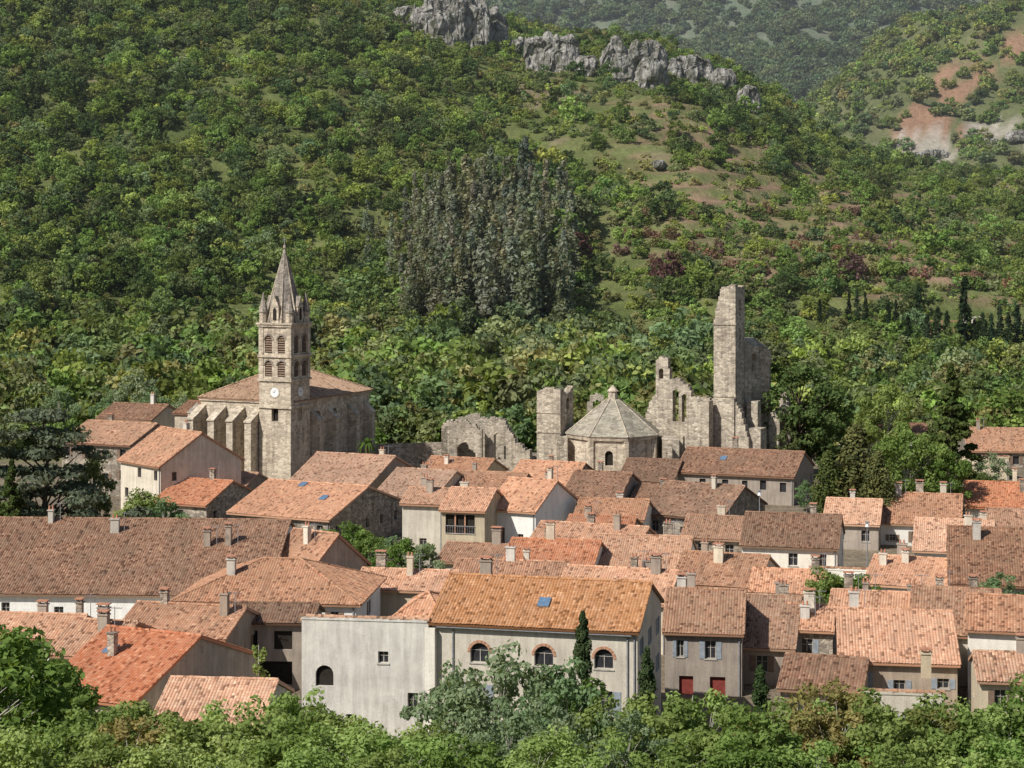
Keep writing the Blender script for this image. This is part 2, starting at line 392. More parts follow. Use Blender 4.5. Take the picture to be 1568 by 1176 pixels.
        slope(rb,(w+ov,-ov,zf),(0,1,0),(-c2,0,tq*c2),d+2*ov,hr/c2,run,run,rm); slope(rb,(-ov,d+ov,zf),(0,-1,0),(c2,0,tq*c2),d+2*ov,hr/c2,run,run,rm)
        rt=zf+run*tp+.05
        ridge(rb,(-ov+hr,d/2,rt),(w+ov-hr,d/2,rt),rm)
        for ax,ay,bx in ((-ov,-ov,-ov+hr),(w+ov,-ov,w+ov-hr),(-ov,d+ov,-ov+hr),(w+ov,d+ov,w+ov-hr)): ridge(rb,(ax,ay,zf+.03),(bx,d/2,rt),rm,.12)
    elif kind=='y':
        Ls=(w/2+ov)/cp
        slope(rb,(-ov,d+og,zf),(0,-1,0),(cp,0,sp),d+2*og,Ls,0,0,rm); slope(rb,(w+ov,-og,zf),(0,1,0),(-cp,0,sp),d+2*og,Ls,0,0,rm)
        ridge(rb,(w/2,-og,rz+.16),(w/2,d+og,rz+.16),rm)
        ridge(rb,(-ov,-og,zf+.02),(w/2,-og,rz+.14),rm,.09); ridge(rb,(w+ov,-og,zf+.02),(w/2,-og,rz+.14),rm,.09)
    elif kind=='s':
        Ls=(d+ov+.1)/cp
        slope(rb,(-og,-ov,zf),(1,0,0),(0,cp,sp),w+2*og,Ls,0,0,rm); ridge(rb,(-og,d+.1,rz+.2),(w+og,d+.1,rz+.2),rm)
    elif kind=='b':
        Ls=(d-.3+ov)/cp
        slope(rb,(w+og,d+ov,hb-ov*tp+.14),(-1,0,0),(0,-cp,sp),w+2*og,Ls,0,0,rm)
    for (s,t) in sky:
        yy=t*d/2; zz=h+tp*yy+.16
        p=[V(s-.45,yy,zz),V(s+.45,yy,zz),V(s+.45,yy+1.2*cp,zz+1.2*sp),V(s-.45,yy+1.2*cp,zz+1.2*sp)]
        q=[a+V(0,-sp,cp)*.12 for a in p]; rb.prism(p,q,'metal',False); rb.poly(q,'skyglass')
    rb.obj('roof',e)
    if chim:
        cb=B()
        for i in range(chim):
            cx=R.uniform(.12,.88)*w
            if kind=='y': cx=w*.5+R.choice((-1,1))*w*R.uniform(.1,.3); cy=d*R.uniform(.2,.8); zr=rz-abs(cx-w/2)*tp
            else:
                cy=d*R.uniform(.3,.75); zr=h+tp*(d/2-abs(cy-d/2)) if kind!='s' else h+tp*cy
            chimney(cb,cx,cy,zr-.6,zr+R.uniform(1.0,1.9),R.uniform(.5,1.0),.55,cm or R.choice(['cream','brown','stone','grey','brown']))
            if ant or R.random()<.3: antenna(cb,cx+.9,cy+.1,zr-.1)
        cb.obj('chimneys',e)
    return e,w,d,h,tp,rz
M['skyglass']=mat_plain('skylight_glass',(0.12,0.2,0.3),.15,.2,.6)
H=house
# back row
H('stone_house',95,200,676,645,290,-24,'x','stone','r_old',chim=1)
H('stone_house',185,246,703,655,272,-48,'x','cream','r_old',d=13)
H('cream_house',150,232,640,618,318,-20,'x','cream','r_brn',chim=1)
H('stone_house',236,316,768,733,262,-24,'x','stone','r_red')
H('village_house',300,372,745,722,275,-20,'x','brown','r_old')
H('stone_house',352,505,784,736,243,-26,'x','stone','r_pnk',d=18,sky=((5.5,.85),(10.5,.5)),chim=0)
H('village_house',440,560,742,694,272,-22,'x','brown','r_pnk',chim=1)
H('village_house',500,560,722,700,300,-25,'x','brown','r_brn',chim=0)
H('village_house',575,665,757,718,266,-22,'x','cream','r_pnk')
H('village_house',640,735,728,700,290,-20,'x','ochre','r_old')
H('village_house',676,790,752,722,268,-16,'x','cream','r_old')
H('village_house',770,868,748,706,276,-20,'x','stone','r_pnk')
H('cream_house',616,678,770,748,236,-14,'x','cream','r_pnk',chim=2)
e=H('village_house',676,742,780,748,233,-14,'x','ochre','r_pnk',ops=[(.5,4.0,3.6,2.3,'o'),(1,1,1,2.1,'d')],rops=[])
lb=B(); [lb.box(.5+q-.08,.5+q+.08,-.02,.14,4.08,6.3,'brick') for q in (1.2,2.4)]; lb.box(.45,4.15,-.1,-.02,4.0,4.08,'frame'); lb.box(.45,4.15,-.1,-.06,4.9,4.98,'metal'); [lb.box(.5+i*.3-.015,.5+i*.3+.015,-.095,-.065,4.08,4.9,'metal') for i in range(13)]; lb.obj('loggia_railing',e[0])
H('white_house',748,820,778,733,238,-26,'x','white','r_pnk',d=12,ops=[(1.2,5.1,.8,1.3,'w'),(3.9,5.1,.8,1.3,'w'),(1.2,2,1,2,'d'),(3.9,2,.8,1.4,'w')],chim=2)
H('village_house',862,948,758,722,262,-18,'x','brown','r_brn')
H('village_house',880,985,792,764,240,-12,'x','white','r_old')
H('village_house',948,1030,735,703,280,-16,'x','ochre','r_brn',chim=0)
H('village_house',1035,1215,722,686,282,-20,'x','brown','r_brn',chim=1,sky=((6,.5),))
H('village_house',962,1075,772,742,262,-20,'x','stone','r_brn')
H('stone_house',985,1105,785,738,246,-28,'x','stone','r_brn',d=15,chim=1)
H('village_house',860,960,825,790,222,-14,'x','brown','r_red',chim=1)
H('village_house',1045,1140,822,790,226,-14,'x','stone','r_old')
H('white_house',1136,1282,833,786,213,-13,'x','white','r_brn',d=11,chim=1)
H('white_house',1285,1420,668,648,335,-8,'x','white','r_brn')
H('stone_house',1484,1600,690,656,320,-6,'x','stone','r_old',chim=1)
H('ochre_house',1470,1545,700,684,305,-10,'b','ochre','r_brn',chim=0,d=5)
H('village_house',1262,1345,800,764,240,-14,'x','brown','r_pnk')
H('village_house',1345,1470,800,755,243,-14,'x','white','r_old',chim=3)
H('village_house',1480,1600,775,738,262,-12,'x','cream','r_red',chim=2)
H('village_house',1400,1520,842,795,225,-14,'x','white','r_pnk',chim=2)
H('village_house',1520,1640,840,780,228,-10,'x','cream','r_old',chim=1)
# middle
H('village_house',672,770,858,832,207,-16,'x','cream','r_old',ops=[(2,4,1.1,1.3,'w')])
H('village_house',770,905,868,826,204,-12,'x','white','r_red',chim=2)
H('village_house',800,965,848,800,212,-20,'x','brown','r_pnk',chim=2)
H('village_house',905,1050,870,820,206,-10,'x','white','r_pnk',chim=2,ant=True)
H('village_house',1030,1160,892,846,196,-18,'x','cream','r_old',chim=3)
H('village_house',1150,1260,905,872,192,-12,'x','white','r_pnk',chim=1)
H('cream_house',1240,1345,872,838,204,-12,'b','white','r_old',chim=0,d=9)
H('cream_house',1325,1460,893,852,195,-20,'x','white','r_pnk',chim=3,d=13)
H('village_house',1455,1640,892,808,190,-12,'x','cream','r_brn',chim=1)
H('village_house',545,690,900,872,188,-10,'x','ochre','r_pnk',chim=2)
H('village_house',690,860,892,858,190,-10,'x','brown','r_old',chim=2)
H('village_house',850,1020,915,868,184,-16,'x','cream','r_pnk',chim=3,ant=True)
# left big
H('long_house',-70,408,906,795,184,-3,'x','white','r_brn',pitch=21,chim=4,ant=True)
H('village_house',272,545,918,856,175,-6,'h','white','r_old',chim=1,pitch=22)
H('village_house',405,470,872,812,190,-35,'x','brown','r_old',chim=1,d=9)
# left front
H('village_house',180,345,968,924,164,-14,'x','brown','r_old',chim=2)
H('village_house',-40,110,972,940,160,-8,'x','white','r_pnk',chim=2)
H('village_house',75,170,1000,950,156,-14,'x','cream','r_pnk',chim=2)
H('red_roof_house',62,205,1060,962,146,-24,'x','brown','r_org',chim=1,sky=((2.2,.6),))
H('village_house',236,398,1104,1040,138,-6,'x','cream','r_pnk',chim=0,ops=[])
H('balcony_house',345,478,950,925,168,-4,'x','brown','r_brn',chim=0,ops=[(1.2,4.4,1.6,1.6,'o'),(4.2,4.4,1.6,1.6,'o'),(1.2,1.4,4.6,2.0,'o')])
H('grey_house',462,656,948,940,151,-8,'b','grey','r_old',d=10,chim=0,ops=[(6,7.2,.8,.9,'w'),(8.3,3.6,.8,1.4,'w'),(1.1,5.3,1.4,1.6,'oa'),(3.5,2,.8,1.2,'w')])
H('village_house',606,672,948,908,158,-10,'h','cream','r_pnk',chim=0,pitch=18)
def yops():
    o=[]
    for x in (3.0,8.0,12.6): o.append((x,7.45,1.45,1.5,'a'))
    for x in (3.0,8.2,12.8): o.append((x,3.9,1.2,1.9,'w'))
    return o
ye,yw,yd,yh,ytp,yrz=H('ochre_roof_house',662,976,950,882,150,-13,'x','cream','r_yel',ops=yops(),pitch=22,chim=1,sky=((8.2,.35),),cm='brown')
bb=B()
for x in (3.0,8.0,12.6):
    cx=x+.725; zc=7.45+1.5-.725
    for i in range(9):
        a0=math.pi*i/9; a1=math.pi*(i+.86)/9
        f=lambda a,r,y_:(cx+r*math.cos(a),y_,zc+r*math.sin(a))
        bb.prism([f(a0,.74,-.003),f(a1,.74,-.003),f(a1,.95,-.003),f(a0,.95,-.003)],[f(a0,.74,-.05),f(a1,.74,-.05),f(a1,.95,-.05),f(a0,.95,-.05)],'brick')
bb.box(-.45,.35,-.6,-.003,0,yh-.5,'white'); bb.box(.4,yw-.4,-.42,-.3,yh-.42,yh-.3,'metal'); bb.box(1.6,1.7,-.14,-.04,0,yh-.4,'metal'); bb.box(yw-.8,yw-.7,-.14,-.04,0,yh-.4,'metal')
bb.obj('brick_arches_and_pier',ye)
# right front
H('village_house',1018,1136,966,903,166,-8,'x','brown','r_old',chim=2,shut='shut2',ops=[(1.0,4.2,.6,1.4,'w'),(3.4,4.1,.9,1.5,'w'),(1.2,.8,1.2,1.8,'r'),(3.8,.8,1.3,1.8,'r')])
H('village_house',1120,1215,988,912,170,-12,'x','brown','r_old',chim=2)
H('stone_house',1205,1275,962,950,172,-12,'s','stone','r_pnk',chim=2,ant=True)
H('stone_house',1195,1318,1052,1004,152,-16,'x','stone','r_brn',chim=0)
H('village_house',1270,1440,950,905,176,-14,'x','cream','r_pnk',chim=3,ant=True)
H('village_house',1288,1466,1010,934,156,-8,'x','brown','r_pnk',chim=1)
H('cream_house',1395,1530,968,900,170,-14,'x','cream','r_old',chim=2)
H('white_house',1318,1445,1062,1052,140,-8,'b','grey','r_old',chim=1,d=7,cm='ochre')
H('cream_house',1482,1620,962,912,160,-14,'x','white','r_old',chim=1)
H('ochre_house',1500,1650,1040,1000,148,-8,'x','ochre','r_old',chim=1)
# ---------- church
def octring(cx,cy,r,z,n=8,ph=math.pi/8): return [(cx+r*math.cos(ph+2*math.pi*i/n),cy+r*math.sin(ph+2*math.pi*i/n),z) for i in range(n)]
ch=empty('church',(X(397,300),300,0),math.radians(-25))
b=B(); S=5.6; zt=24.0
def tower_ops():
    return [(1.0,20.0,1.3,2.7,'l'),(3.3,20.0,1.3,2.7,'l'),(1.0,16.4,1.3,2.4,'l'),(3.3,16.4,1.3,2.4,'l')]
for O,Ud in (((0,0,0),(1,0,0)),((S,0,0),(0,1,0)),((S,S,0),(-1,0,0)),((0,S,0),(0,-1,0))):
    wall(b,O,Ud,S,zt,tower_ops()+[(2.2,9.6,1.2,2.2,'oa')],'church',False,reveal=.6)
for z in (zt,19.35,15.7,11.6): b.box(-.25,S+.25,-.25,S+.25,z-.003,z+.35,'church')
b.box(-.4,S+.4,-.4,S+.4,zt+.35,zt+.6,'church')
for x in (-.06,S-.74):
    for z0,z1 in ((16.06,19.34),(19.71,23.99)):
        b.box(x,x+.8,-.1,-.004,z0,z1,'church'); b.box(S+.004,S+.1,x,x+.8,z0,z1,'church')
for O,Ud in ((V(0,0,0),V(1,0,0)),(V(S,0,0),V(0,1,0))):
    Nn=Ud.cross(Zv)
    for zz in (20.0,16.4):
        hh=2.7 if zz>19 else 2.4
        for xx in (1.0,3.3):
            for i in range(9):
                a0=math.pi*i/9;a1=math.pi*(i+1)/9; c=O+Ud*(xx+.65)+Zv*(zz+hh-.65)
                f=lambda a,r,q: c+Ud*(r*math.cos(a))+Zv*(r*math.sin(a))+Nn*q
                b.prism([f(a0,.66,.004),f(a1,.66,.004),f(a1,.9,.004),f(a0,.9,.004)],[f(a0,.66,.1),f(a1,.66,.1),f(a1,.9,.1),f(a0,.9,.1)],'spire')
b.obj('bell_tower',ch)
b=B()
b.prism(octring(S/2,S/2,3.05,zt+.6),octring(S/2,S/2,.1,36.0),'spire')
for i in range(8):
    a=math.pi/8+math.pi*i/4
    p=[(S/2+r*math.cos(a+q),S/2+r*math.sin(a+q),z) for r,z,q in ((3.08,zt+.6,.05),(3.08,zt+.6,-.05),(3.3,zt+.6,0))]
    t=(S/2+.05*math.cos(a),S/2+.05*math.sin(a),36.1)
    for j in range(3): b.poly([p[j],p[(j+1)%3],t],'church')
for cx in (.45,S-.45):
    for cy in (.45,S-.45):
        b.prism(octring(cx,cy,.62,zt+.6),octring(cx,cy,.62,zt+2.2),'church'); b.prism(octring(cx,cy,.76,zt+2.2),octring(cx,cy,.05,zt+5.2),'spire')
for dx,dy in ((0,-1),(1,0),(0,1),(-1,0)):
    c=V(S/2,S/2,0)+V(dx,dy,0)*2.35; s=V(-dy,dx,0)*.66; o=V(dx,dy,0)*.5
    A=[c-s+o,c+s+o,c+s-o*2,c-s-o*2]
    b.prism([p+Zv*(zt+.6) for p in A],[p+Zv*(zt+3.0) for p in A],'church')
    r0=c+o*1.1+Zv*(zt+4.7); r1=c-o*2+Zv*(zt+4.7); e0,e1,e2,e3=[p+Zv*(zt+3.0) for p in (c-s*1.15+o*1.1,c+s*1.15+o*1.1,c+s*1.15-o*2,c-s*1.15-o*2)]
    b.poly([e0,e1,r0],'church'); b.poly([e1,e2,r1,r0],'spire'); b.poly([e3,e0,r0,r1],'spire')
    q=c+o*1.01; b.poly([q-s*.5+Zv*(zt+1),q+s*.5+Zv*(zt+1),q+s*.5+Zv*(zt+2.6),q+Zv*(zt+3.0),q-s*.5+Zv*(zt+2.6)],'dark')
b.prism(octring(S/2,S/2,.22,36.0),octring(S/2,S/2,.16,36.5),'church'); b.box(S/2-.04,S/2+.04,S/2-.04,S/2+.04,36.4,37.8,'metal'); b.box(S/2-.35,S/2+.35,S/2-.04,S/2+.04,37.2,37.3,'metal')
b.obj('spire',ch)
b=B()
for O,Ud in ((V(S/2,-.0,14.0),V(1,0,0)),(V(S,S/2,14.0),V(0,1,0))):
    Nn=Ud.cross(Zv)
    for rr,dd,k in ((.9,.06,'church'),(.72,.1,'clock')):
        r0=[O+Ud*rr*math.cos(t)+Zv*rr*math.sin(t)+Nn*.004 for t in [2*math.pi*i/20 for i in range(20)]]
        b.prism(r0,[p+Nn*dd for p in r0],k)
    for a,l in ((1.2,.5),(2.9,.38)):
        d_=Ud*math.cos(a)+Zv*math.sin(a); q=Ud*-math.sin(a)+Zv*math.cos(a); c=O+Nn*.115
        b.poly([c-q*.04,c+d_*l-q*.03,c+d_*l+q*.03,c+q*.04],'dark')
b.obj('clock',ch)
b=B()
bx0,bx1,by0,by1,bh=-11.6,5.3,1.4,25.0,12.2
wall(b,(bx0,by0,0),(1,0,0),bx1-bx0,bh,[(1.6,4.2,1.5,6,'oa'),(5.0,4.2,1.5,6,'oa'),(8.4,4.2,1.5,6,'oa')],'church',False,.6)
wall(b,(bx1,by0,0),(0,1,0),by1-by0,bh,[(6.5,5,1.6,5.6,'oa'),(11.5,5,1.6,5.6,'oa'),(17,5,1.6,5.6,'oa')],'church',False,.6)
wall(b,(bx1,by1,0),(-1,0,0),bx1-bx0,bh,[],'church'); wall(b,(bx0,by1,0),(0,-1,0),by1-by0,bh,[(14,4,1.5,5,'oa'),(19,4,1.5,5,'oa')],'church',False,.5)
b.box(bx0-.25,bx1+.25,by0-.25,by1+.25,bh+.002,bh+.35,'church')
for x in (-11.9,-8.1,-4.7,-1.4):
    b.box(x,x+1.15,-2.0,by0-.003,0,9.6,'church')
    b.poly([(x-.1,-2.15,9.6),(x+1.25,-2.15,9.6),(x+1.25,by0-.01,11.5),(x-.1,by0-.01,11.5)],'church')
    b.poly([(x+1.25,-2.15,9.6),(x+1.25,by0-.01,9.6),(x+1.25,by0-.01,11.5)],'church'); b.poly([(x-.1,-2.15,9.6),(x-.1,by0-.01,11.5),(x-.1,by0-.01,9.6)],'church')
    b.box(x-.1,x+1.25,-2.15,by0-.01,9.4,9.6,'church')
for y_ in (7.0,12.0,18.4,23.6):
    b.box(bx1+.003,bx1+1.6,y_-.5,y_+.5,0,9.2,'church'); b.poly([(bx1+1.7,y_-.6,9.2),(bx1+1.7,y_+.6,9.2),(bx1,y_+.6,10.8),(bx1,y_-.6,10.8)],'church'); b.poly([(bx1+1.7,y_-.6,9.2),(bx1,y_-.6,10.8),(bx1,y_-.6,9.2)],'church')
wall(b,(-19,5,0),(1,0,0),7.3,9.6,[(2,4,1.2,3,'oa')],'church',False,.4); wall(b,(-19,14,0),(0,-1,0),9,9.6,[],'church'); wall(b,(-11.7,14,0),(-1,0,0),7.3,9.6,[],'church')
b.prism(octring(-12.4,1.6,1.5,0),octring(-12.4,1.6,1.5,10.2),'church'); b.prism(octring(-12.4,1.6,1.7,10.2),octring(-12.4,1.6,.05,11.8),'spire')
b.obj('nave_walls',ch)
b=B(); k='r_gry'
W_=bx1-bx0+.8; run=W_/2; tp_=math.tan(math.radians(25)); cp_=math.cos(math.radians(25)); sp_=math.sin(math.radians(25)); D_=by1-by0+.8; zf=bh+.4
slope(b,(bx0-.4,by0-.4,zf),(1,0,0),(0,cp_,sp_),W_,run/cp_,run,run,k)
slope(b,(bx1+.4,by1+.4,zf),(-1,0,0),(0,-cp_,sp_),W_,run/cp_,run,run,k)
slope(b,(bx1+.4,by0-.4,zf),(0,1,0),(-cp_,0,sp_),D_,run/cp_,run,run,k)
slope(b,(bx0-.4,by1+.4,zf),(0,-1,0),(cp_,0,sp_),D_,run/cp_,run,run,k)
xm=(bx0+bx1)/2; zr=zf+run*tp_+.08; ridge(b,(xm,by0-.4+run,zr),(xm,by1+.4-run,zr),k,.2)
for ax,ay,c in ((bx0-.4,by0-.4,by0-.4+run),(bx1+.4,by0-.4,by0-.4+run),(bx1+.4,by1+.4,by1+.4-run)): ridge(b,(ax,ay,zf+.05),(xm,c,zr),k,.15)
slope(b,(-19.4,4.6,9.5),(1,0,0),(0,.94,.34),7.6,4.8,0,0,'r_brn'); slope(b,(-11.8,14.4,9.5),(-1,0,0),(0,-.94,.34),7.6,4.8+.5,0,0,'r_brn')
b.obj('nave_roof',ch)
# ---------- ruins
def ruin(b,O,U,ln,th,prof,voids=(),k='ruin',rough=.35,st=.4,seed=0):
    O=Vector(O);U=Vector(U).normalized();Nn=U.cross(Zv); n=int(ln/st); xs=[p[0] for p in prof]; zs=[p[1] for p in prof]
    for i in range(n):
        s0=i*ln/n; s1=(i+1)*ln/n; sm=(s0+s1)/2
        top=lerp(xs,zs,sm)+noise.noise(Vector((sm*.9+seed,seed*3.3,0)))*rough*2+R.uniform(-.5,.5)*rough
        iv=[(-.5,top)]
        for (a,c,z0,z1,ar) in voids:
            if a<sm<c:
                zz=z1
                if ar: r=(c-a)/2; zz=z1-r+math.sqrt(max(0,r*r-(sm-(a+c)/2)**2))
                ni=[]
                for p,q in iv:
                    if z0>p: ni.append((p,min(q,z0)))
                    if zz<q: ni.append((max(p,zz),q))
                iv=[t for t in ni if t[1]>t[0]+.02]
        for p,q in iv:
            A=[O+U*s0,O+U*s1,O+U*s1-Nn*th,O+U*s0-Nn*th]
            b.prism([a+Zv*p for a in A],[a+Zv*q for a in A],k)
            if p>0: b.poly([a+Zv*p for a in A][::-1],k)
def E(name,u,y,rot): return empty(name,(X(u,y),y,0),math.radians(rot))
e=E('ruined_stone_tower',822,298,-25); b=B()
ruin(b,(0,0,0),(1,0,0),3.9,1.0,[(0,14.3),(1.5,14.9),(3.9,14.6)],seed=1,rough=.15,st=.25); ruin(b,(3.9,1.003,0),(0,1,0),4.0,1.0,[(0,14.6),(2,13.9),(4,14.8)],[(1.2,2.4,11.5,13.2,True)],seed=2,rough=.2,st=.25)
ruin(b,(0,5,0),(0,-1,0),3.99,1.0,[(0,13),(4,14)],seed=3); ruin(b,(2.9,5.0,0),(-1,0,0),1.9,1,[(0,13),(2,13)],seed=4)
for z in (3.5,8,11): b.box(-.12,4.02,-.12,-.004,z,z+.2,'ruin')
b.obj('masonry',e)
e=E('ruined_chapel',676,312,-8); b=B()
ruin(b,(0,0,0),(1,0,0),6.5,1.2,[(0,6.5),(1,8.6),(3,8.3),(5,8.0),(6.5,7.4)],[(2.4,5.4,1,5.0,True)],seed=7,rough=.35,st=.25)
ruin(b,(0,7,0),(0,-1,0),7,1,[(0,7),(7,7.5)],seed=9); ruin(b,(0.3,6.5,0),(1,0,0),11,1,[(0,8),(4,8.8),(8,8.2),(11,5)],seed=15); ruin(b,(6.6,2.5,0),(1,-.15,0),5.0,1.2,[(0,7.5),(2,8.6),(3.5,8.2),(5,5.2)],[(1.4,3.6,2,6.4,True)],seed=12,rough=.35,st=.25)
ruin(b,(11.6,1.6,0),(1,-.2,0),2.5,1.2,[(0,5.0),(2.5,3.6)],seed=14); b.obj('masonry',e)
e=E('octagonal_chapel',942,292,0); b=B()
r=7.0; ph=math.radians(22.5-8)
ring=octring(0,7,r,0,8,ph)
for i in range(8):
    p=Vector(ring[i]); q=Vector(ring[(i+1)%8]); U_=(q-p); ww=U_.length
    wall(b,p,U_,ww,7.6,[(ww/2-.6,3.6,1.2,2.2,'oa')] if i%2==1 else [],'church',False,.4)
b.prism(octring(0,7,r+.35,7.3,8,ph),octring(0,7,r+.45,7.9,8,ph),'church')
for i in range(8):
    a=ph+i*math.pi/4; c=V(math.cos(a)*(r-.1),7+math.sin(a)*(r-.1),0); b.prism(octring(c.x,c.y,.55,0,6,0),octring(c.x,c.y,.55,7.28,6,0),'church')
b.obj('walls',e); b=B()
b.prism(octring(0,7,r+.6,7.9,8,ph),octring(0,7,.9,13.0,8,ph),'slate')
for i in range(8):
    a=ph+i*math.pi/4; ridge(b,(math.cos(a)*(r+.6),7+math.sin(a)*(r+.6),7.95),(math.cos(a)*.9,7+math.sin(a)*.9,13.05),'church',.11)
b.prism(octring(0,7,.75,13.0),octring(0,7,.75,14.2),'church'); b.prism(octring(0,7,.95,14.2),octring(0,7,.1,15.1),'church')
b.obj('roof',e); b=B()
ruin(b,(-3.6,14.4,0),(1,0,0),3,1,[(0,11.3),(.6,12.8),(1.5,13.2),(2.4,12.8),(3,11.2)],[(1,2,10.8,12.2,True)],seed=3,rough=.1)
b.box(7.3,9.8,3,9,0,7.2,'ruin'); b.box(7.3,8.6,1.2,3,0,6.2,'ruin'); b.box(-8.6,-7.0,3,9,0,7.6,'ruin'); b.obj('apse_gable',e)
# abbey ruin
e=E('ruined_abbey',1090,300,-26); b=B()
ruin(b,(0.3,0,0),(1,0,0),3.5,1.1,[(0,24.4),(.3,26.5),(.9,28.6),(1.2,30.0),(3.5,30.4)],seed=21,rough=.12,st=.25)
ruin(b,(3.8,1.103,0),(0,1,0),3.2,1.1,[(0,30.3),(1.5,30.0),(3.2,30.2)],[(.7,1.6,25.6,28.2,True),(.8,1.5,22,23.6,True),(.3,1.2,8,10,True)],seed=22,rough=.15,st=.2)
ruin(b,(-.2,-.6,0),(1,0,0),4.0,.597,[(0,12.9),(4,13.1)],seed=23,rough=.1)
ruin(b,(.3,4.3,0),(0,-1,0),3.19,.9,[(0,20),(3.2,24)],seed=29)
for z in (13.3,24.3): b.box(.2,3.95,-.14,-.004,z,z+.25,'ruin')
ca,sa=math.cos(math.radians(66)),math.sin(math.radians(66)); LN=4.2
ruin(b,(3.82,4.33,0),(ca,sa,0),LN,1.2,[(0,21.6),(.8,21.2),(2,20.8),(LN,20.6)],[(1.5,2.6,16.8,19.6,True),(2.0,3.0,10,12,True)],'ruin',.12,.2,25)
ex,ey=3.82+LN*ca,4.33+LN*sa
ruin(b,(ex-.2,ey-.3,0),(1,0.1,0),1.2,1.2,[(0,20.6),(1.2,20.0)],[],'ruin',.15,.2,27)
b.prism([(3.4,4.6,20.8),(ex+.4,ey,20.5),(ex-1,ey+4,20.5),(0,8,20.8)],[(3.3,6.2,22.0),(4.3,7.6,22.0),(3.6,8.6,22.0),(2.6,7.5,22.0)],'slate')
b.box(ex+1.02,ex+2.8,ey-.6,ey+3,0,10.5,'ruin'); b.box(4.0,7.6,.6,3.4,0,8.6,'ruin'); b.box(4.4,6.2,3.4,5.0,0,12.5,'ruin')
ruin(b,(3.82,-.3,0),(1,0,0),2.2,1.2,[(0,13),(1,11.0),(2.2,7)],(),'ruin',.2,.25,40)
ruin(b,(ex+2.0,ey+.8,0),(1,.1,0),2.0,1.5,[(0,9),(.5,13.4),(1.4,13.8),(2,10)],(),'ruin',.2,.25,41)
b.obj('tall_tower',e); b=B()
ruin(b,(-9.0,-1.2,0),(1,0,0),9.1,1.2,[(0,9),(.3,18.6),(1,19.2),(2.2,19.2),(2.6,16.0),(4.0,15.8),(5.6,15.2),(6.2,13.4),(9,13.0)],[(.8,1.5,15.8,17.4,True),(3.0,4.0,9.3,14.2,True),(4.6,5.4,9.3,13.6,True),(2.2,4.6,0,5.6,True),(6.0,7.6,0,6.0,True)],'ruin',.25,.25,31)
ruin(b,(.1,-1.19,0),(0,1,0),5,1,[(0,13),(5,12)],(),'ruin',.2,.4,36)
ruin(b,(-9.0,4.8,0),(0,-1,0),4.8,1.2,[(0,11),(1.5,15),(3,17.5),(4.8,18.6)],(),'ruin',.5,.3,33)
ruin(b,(-11.2,0,0),(1,0,0),2.2,1.3,[(0,9.5),(1,12),(2.2,13.5)],[(.6,1.5,5,9,True)],'ruin',.3,.25,35)
ruin(b,(-3.2,-3.2,0),(1,0,0),3.9,1.9,[(0,9.2),(.5,12.6),(3.9,12.8)],(),'ruin',.15,.3,37)
ruin(b,(-9,-3.4,0),(1,0,0),5.6,1.2,[(0,5.5),(1,6.8),(3,6.4),(5.6,7)],[(1.8,4.2,0,4.4,True)],'ruin',.3,.3,38)
b.obj('arcade_walls',e)
def swall(name,u0,u1,v0,v1,y,th=.5,k='stone'):
    b=B(); x0,x1=X(u0,y),X(u1,y); n=int((x1-x0)/1.5)
    for i in range(n):
        a=x0+(x1-x0)*i/n; c=x0+(x1-x0)*(i+1)/n; b.box(a,c,-th/2,th/2,-1,Z(lerp([0,1],[v0,v1],i/n),y)+R.uniform(-.05,.05),k)
    b.obj(name,None,(0,y,0))
swall('stone_wall',470,690,684,676,318); swall('stone_wall',700,870,694,694,322); swall('stone_wall',1180,1300,700,690,322); swall('garden_wall',600,760,852,846,216,k='cream')
cx,cy,cz=ground_hit(1478,528); b=B()
for i in range(3):
    q=i*2.1; b.prism(octring(q,0,.6,-1),octring(q,0,.5,6.2),'cream'); b.box(q-.7,q+.7,-.55,.55,6.2,6.55,'cream')
b.box(-9,-.8,-.1,.1,5.3,5.5,'brick'); [b.box(q-.1,q+.1,-.1,.1,-1,5.3,'brick') for q in (-9,-6,-3)]
b.obj('stone_columns',None,(cx,cy,cz))
# ---------- terrain mesh
ys=[-80,-40,-10]+list(np.arange(0,140,6))+list(np.arange(140,420,14))+list(np.arange(420,1030,4.5))+list(np.arange(1030,1700,11))+list(np.arange(1700,3400,30))
ks=np.linspace(-1,1,331); verts=[];cols=[]
BARE=[(*ground_hit(u,v,1050)[:2],a*.72,b_*.72) for u,v,a,b_ in ((1455,145,20,40),(1425,185,22,34),(1392,205,14,28),(1505,120,14,22),(1555,90,14,22),(1480,205,16,18))]
PALE=[(*ground_hit(u,v,1050)[:2],a*.7,b_*.7) for u,v,a,b_ in ((1415,234,34,24),(1520,212,26,20),(1585,198,20,20))]
def patch(L_,x,y):
    n=noise.fractal(Vector((x/9,y/14,7)),1,2,5); m=0
    for cx_,cy_,a,b_ in L_:
        d=((x-cx_)/a)**2+((y-cy_)/b_)**2
        if d<4: m=max(m,1-sst(.45,1.3,d+n*1.3))
    return m
